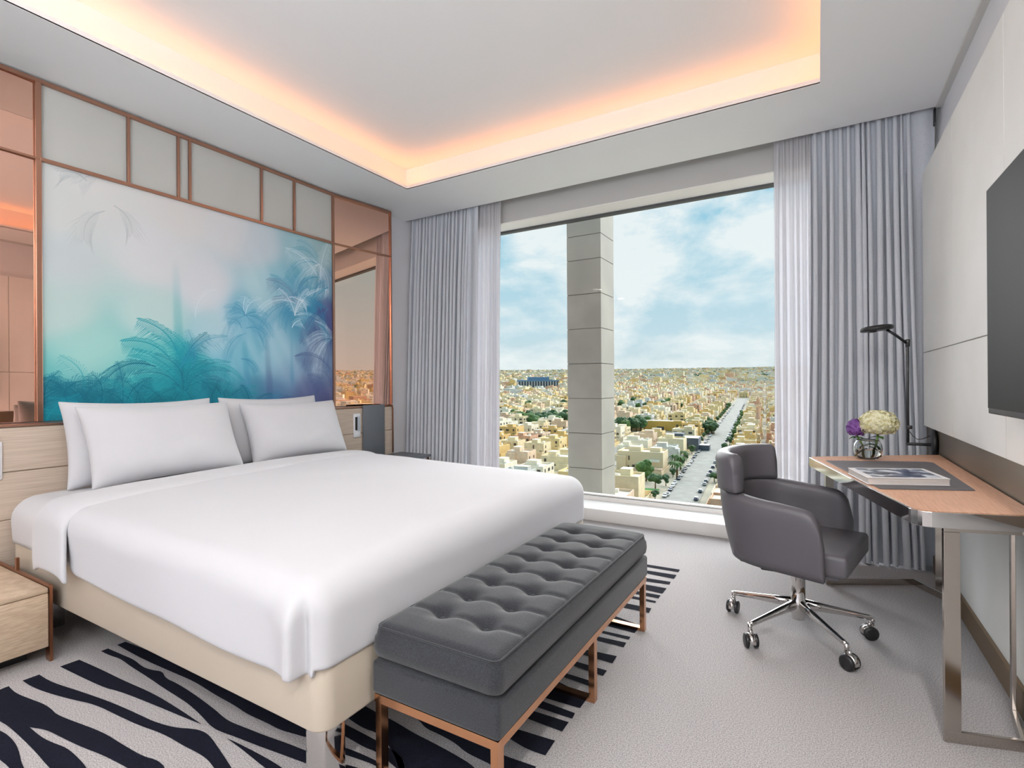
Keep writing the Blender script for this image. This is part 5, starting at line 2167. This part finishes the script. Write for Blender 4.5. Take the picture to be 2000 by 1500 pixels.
def tree(x, y, s_, label, group, palm=False):
    for _ in range(3):           # step out of any house it would stand in
        for (hx, hy) in HPOS:
            d_ = math.hypot(x - hx, y - hy)
            if d_ < 11.5:
                x, y = hx + (x - hx) / (d_ + .01) * 13.5, hy + (y - hy) / (d_ + .01) * 13.5
    e_ = thing('palm_tree' if palm else 'tree', label, 'tree', (x, y, gz(x, y)), group)
    e_.rotation_euler.z = rnd.uniform(0, 6)
    s_ *= 1.45
    e_.scale = (s_, s_, s_ * rnd.uniform(.8, 1.0))
    for nm, me_ in (('fronds', PF), ('trunk', PTR)) if palm else (('foliage', rnd.choice(CR)), ('trunk', TRK)):
        o = bpy.data.objects.new(nm, me_)
        COL.objects.link(o)
        o.parent = e_


def at_px(px, py):
    """a place on the city ground seen in that direction"""
    d = fwd + r2 * ((px - 1000) / FPX) - u2 * ((py - 750) / FPX)
    t = (60 + EYE) / (CITY_S * math.hypot(d.x, d.y) - d.z)
    return d.x * t, d.y * t


for k in range(30):
    f = k / 29
    x, y = at_px(1004 + 106 * f + rnd.uniform(-3, 3), 822 + 10 * math.sin(f * 3.2) + rnd.uniform(-5, 5))
    tree(x, y, rnd.uniform(1.2, 1.6), 'bushy green tree, %s from the left in the tree belt left of the column' % ordn(k + 1), 'tree belt left of the column')
for k in range(16):
    f = k / 15
    x, y = at_px(1204 + 56 * f + rnd.uniform(-3, 3), 842 + rnd.uniform(-6, 5))
    tree(x, y, rnd.uniform(1.1, 1.5), 'green tree, %s from the left beside the ochre yellow building' % ordn(k + 1), 'trees left of the ochre building')
for k in range(18):
    f = k / 17
    x, y = at_px(1342 + 52 * f + rnd.uniform(-2, 2), 843 + rnd.uniform(-6, 6))
    tree(x, y, rnd.uniform(.8, 1.3), 'green tree, %s from the ochre yellow building towards the street' % ordn(k + 1), 'trees right of the ochre building')
for k in range(12):
    x, y = at_px(1205 + 115 * k / 11 + rnd.uniform(-5, 5), 796 + rnd.uniform(-5, 5))
    tree(x, y, rnd.uniform(1.1, 1.6), 'dark green tree, %s from the left among roofs right of the column' % ordn(k + 1), 'scattered trees right of the column')
for k in range(22):
    s = 10 + k * 27 + rnd.uniform(-5, 5)
    x, y = st(s, -10.6)
    tree(x, y, rnd.uniform(.5, .8), 'small street tree, %s up the left kerb of the main street' % ordn(k + 1), 'street trees on the left kerb')
for k in range(16):
    s = 60 + k * 27 + rnd.uniform(-5, 5)
    x, y = st(s, 10.8)
    tree(x, y, rnd.uniform(.5, .85), 'small street tree, %s up the right kerb of the main street' % ordn(k + 1), 'street trees on the right kerb')
for k, (px, py) in enumerate(((1318, 905), (1323, 916), (1314, 912), (1329, 906), (1336, 893), (1322, 924))):
    x, y = at_px(px, py + 12)
    tree(x, y, rnd.uniform(.95, 1.15), 'tall green palm in the clump beside the large beige villa, ' + ('topmost left', 'middle', 'leftmost', 'rightmost low', 'furthest up the street', 'nearest')[k], 'palms beside the large villa', palm=True)
x, y = at_px(1262, 940)
tree(x, y, 1.25, 'round dark green garden tree below the large beige villa', None)
x, y = at_px(1280, 955)
tree(x, y, .95, 'lower olive green garden tree above the green lawn', None)
for k in range(14):
    x, y = at_px(976 + 9.6 * k, rnd.uniform(775, 808))
    tree(x, y, rnd.uniform(.9, 1.4), 'dark tree, %s from the left among cream roofs left of the column' % ordn(k + 1), 'scattered trees left of the column')

# ---------------------------------------------------------------- cars
CARC = [('white', (236, 236, 236)), ('dark blue', (44, 58, 84)), ('black', (34, 36, 40)), ('silver grey', (168, 172, 176)), ('dark teal', (48, 76, 84))]
CARM = {n: mat('car_paint_' + n.replace(' ', '_'), c, .25, .1, coat=.5) for n, c in CARC}
M['car_glass'] = mat('car_glass', (40, 50, 58), .1)
M['tyre'] = mat('tyre', (26, 26, 26), .8)


def car_meshes(cn):
    mb_ = MB()
    prof = [(-2.2, .35), (-2.25, .75), (-2.1, .95), (-1.5, 1.0), (1.1, 1.0), (2.0, .85), (2.25, .7), (2.2, .35)]
    vs = [(-.88, y, z) for y, z in prof] + [(.88, y, z) for y, z in prof]
    n = len(prof)
    fs = [tuple(range(n)), tuple(range(2 * n - 1, n - 1, -1))] + [(i, i + n, (i + 1) % n + n, (i + 1) % n) for i in range(n)]
    mb_.add(vs, fs)
    mb_.box(-.7, .7, -1.2, .45, 1.38, 1.45)
    body = mb_.mesh('body', CARM[cn])
    mb_ = MB()
    vs = [(-.82, -1.75, .98), (.82, -1.75, .98), (.82, 1.05, .98), (-.82, 1.05, .98), (-.68, -1.25, 1.4), (.68, -1.25, 1.4), (.68, .4, 1.4), (-.68, .4, 1.4)]
    mb_.add(vs, [(0, 3, 2, 1), (4, 5, 6, 7), (0, 1, 5, 4), (1, 2, 6, 5), (2, 3, 7, 6), (3, 0, 4, 7)])
    return body, mb_.mesh('cabin_glass', M['car_glass'])


mb_ = MB()
mb_.lathe([(.01, -.1), (.33, -.1), (.33, .1), (.01, .1)], (0, 0, 0), 12, axis='X')
WHEEL = mb_.mesh('wheel', M['tyre'])
CM = {n: car_meshes(n) for n, _ in CARC}


def car(x, y, rot, cn, label, group):
    e_ = thing('car', label, 'car', (x, y, gz(x, y) + .3), group)
    e_.rotation_euler.z = rot
    for nm, me_, lc in (('body', CM[cn][0], (0, 0, 0)), ('cabin_glass', CM[cn][1], (0, 0, 0)), ('wheel', WHEEL, (-.8, 1.4, .33)), ('wheel', WHEEL, (.8, 1.4, .33)),
                        ('wheel', WHEEL, (-.8, -1.4, .33)), ('wheel', WHEEL, (.8, -1.4, .33))):
        o = bpy.data.objects.new(nm, me_)
        COL.objects.link(o)
        o.parent = e_
        o.location = lc


for side, tt in (('left', -7.0), ('right', 7.0)):
    s = 8 if side == 'left' else 2
    kk = 0
    while s < 600:
        s += rnd.uniform(6, 17) if s < 260 else rnd.uniform(8, 24)
        x, y = st(s, tt + rnd.uniform(-.3, .3))
        cn = rnd.choice(('white', 'white', 'silver grey', 'dark blue', 'black', 'dark teal'))
        d_ = 'near end' if s < 120 else ('middle' if s < 300 else 'far end')
        kk += 1
        car(x, y, SD + rnd.uniform(-.05, .05) + (PI if side == 'left' else 0), cn, '%s parked car, %s up the %s kerb of the main street' % (cn, ordn(kk), side),
            'cars parked on the %s kerb' % side)
x, y = at_px(1304, 968)
car(x, y, SD + .1, 'white', 'white car driving alone in the nearest part of the street', None)
x, y = at_px(1346, 992)
car(x, y, SD + 1.35, 'dark blue', 'dark blue car parked crosswise at the bottom of the street', None)
x, y = at_px(1290, 988)
car(x, y, SD + 1.5, 'silver grey', 'silver car parked crosswise at the lower left street corner', None)
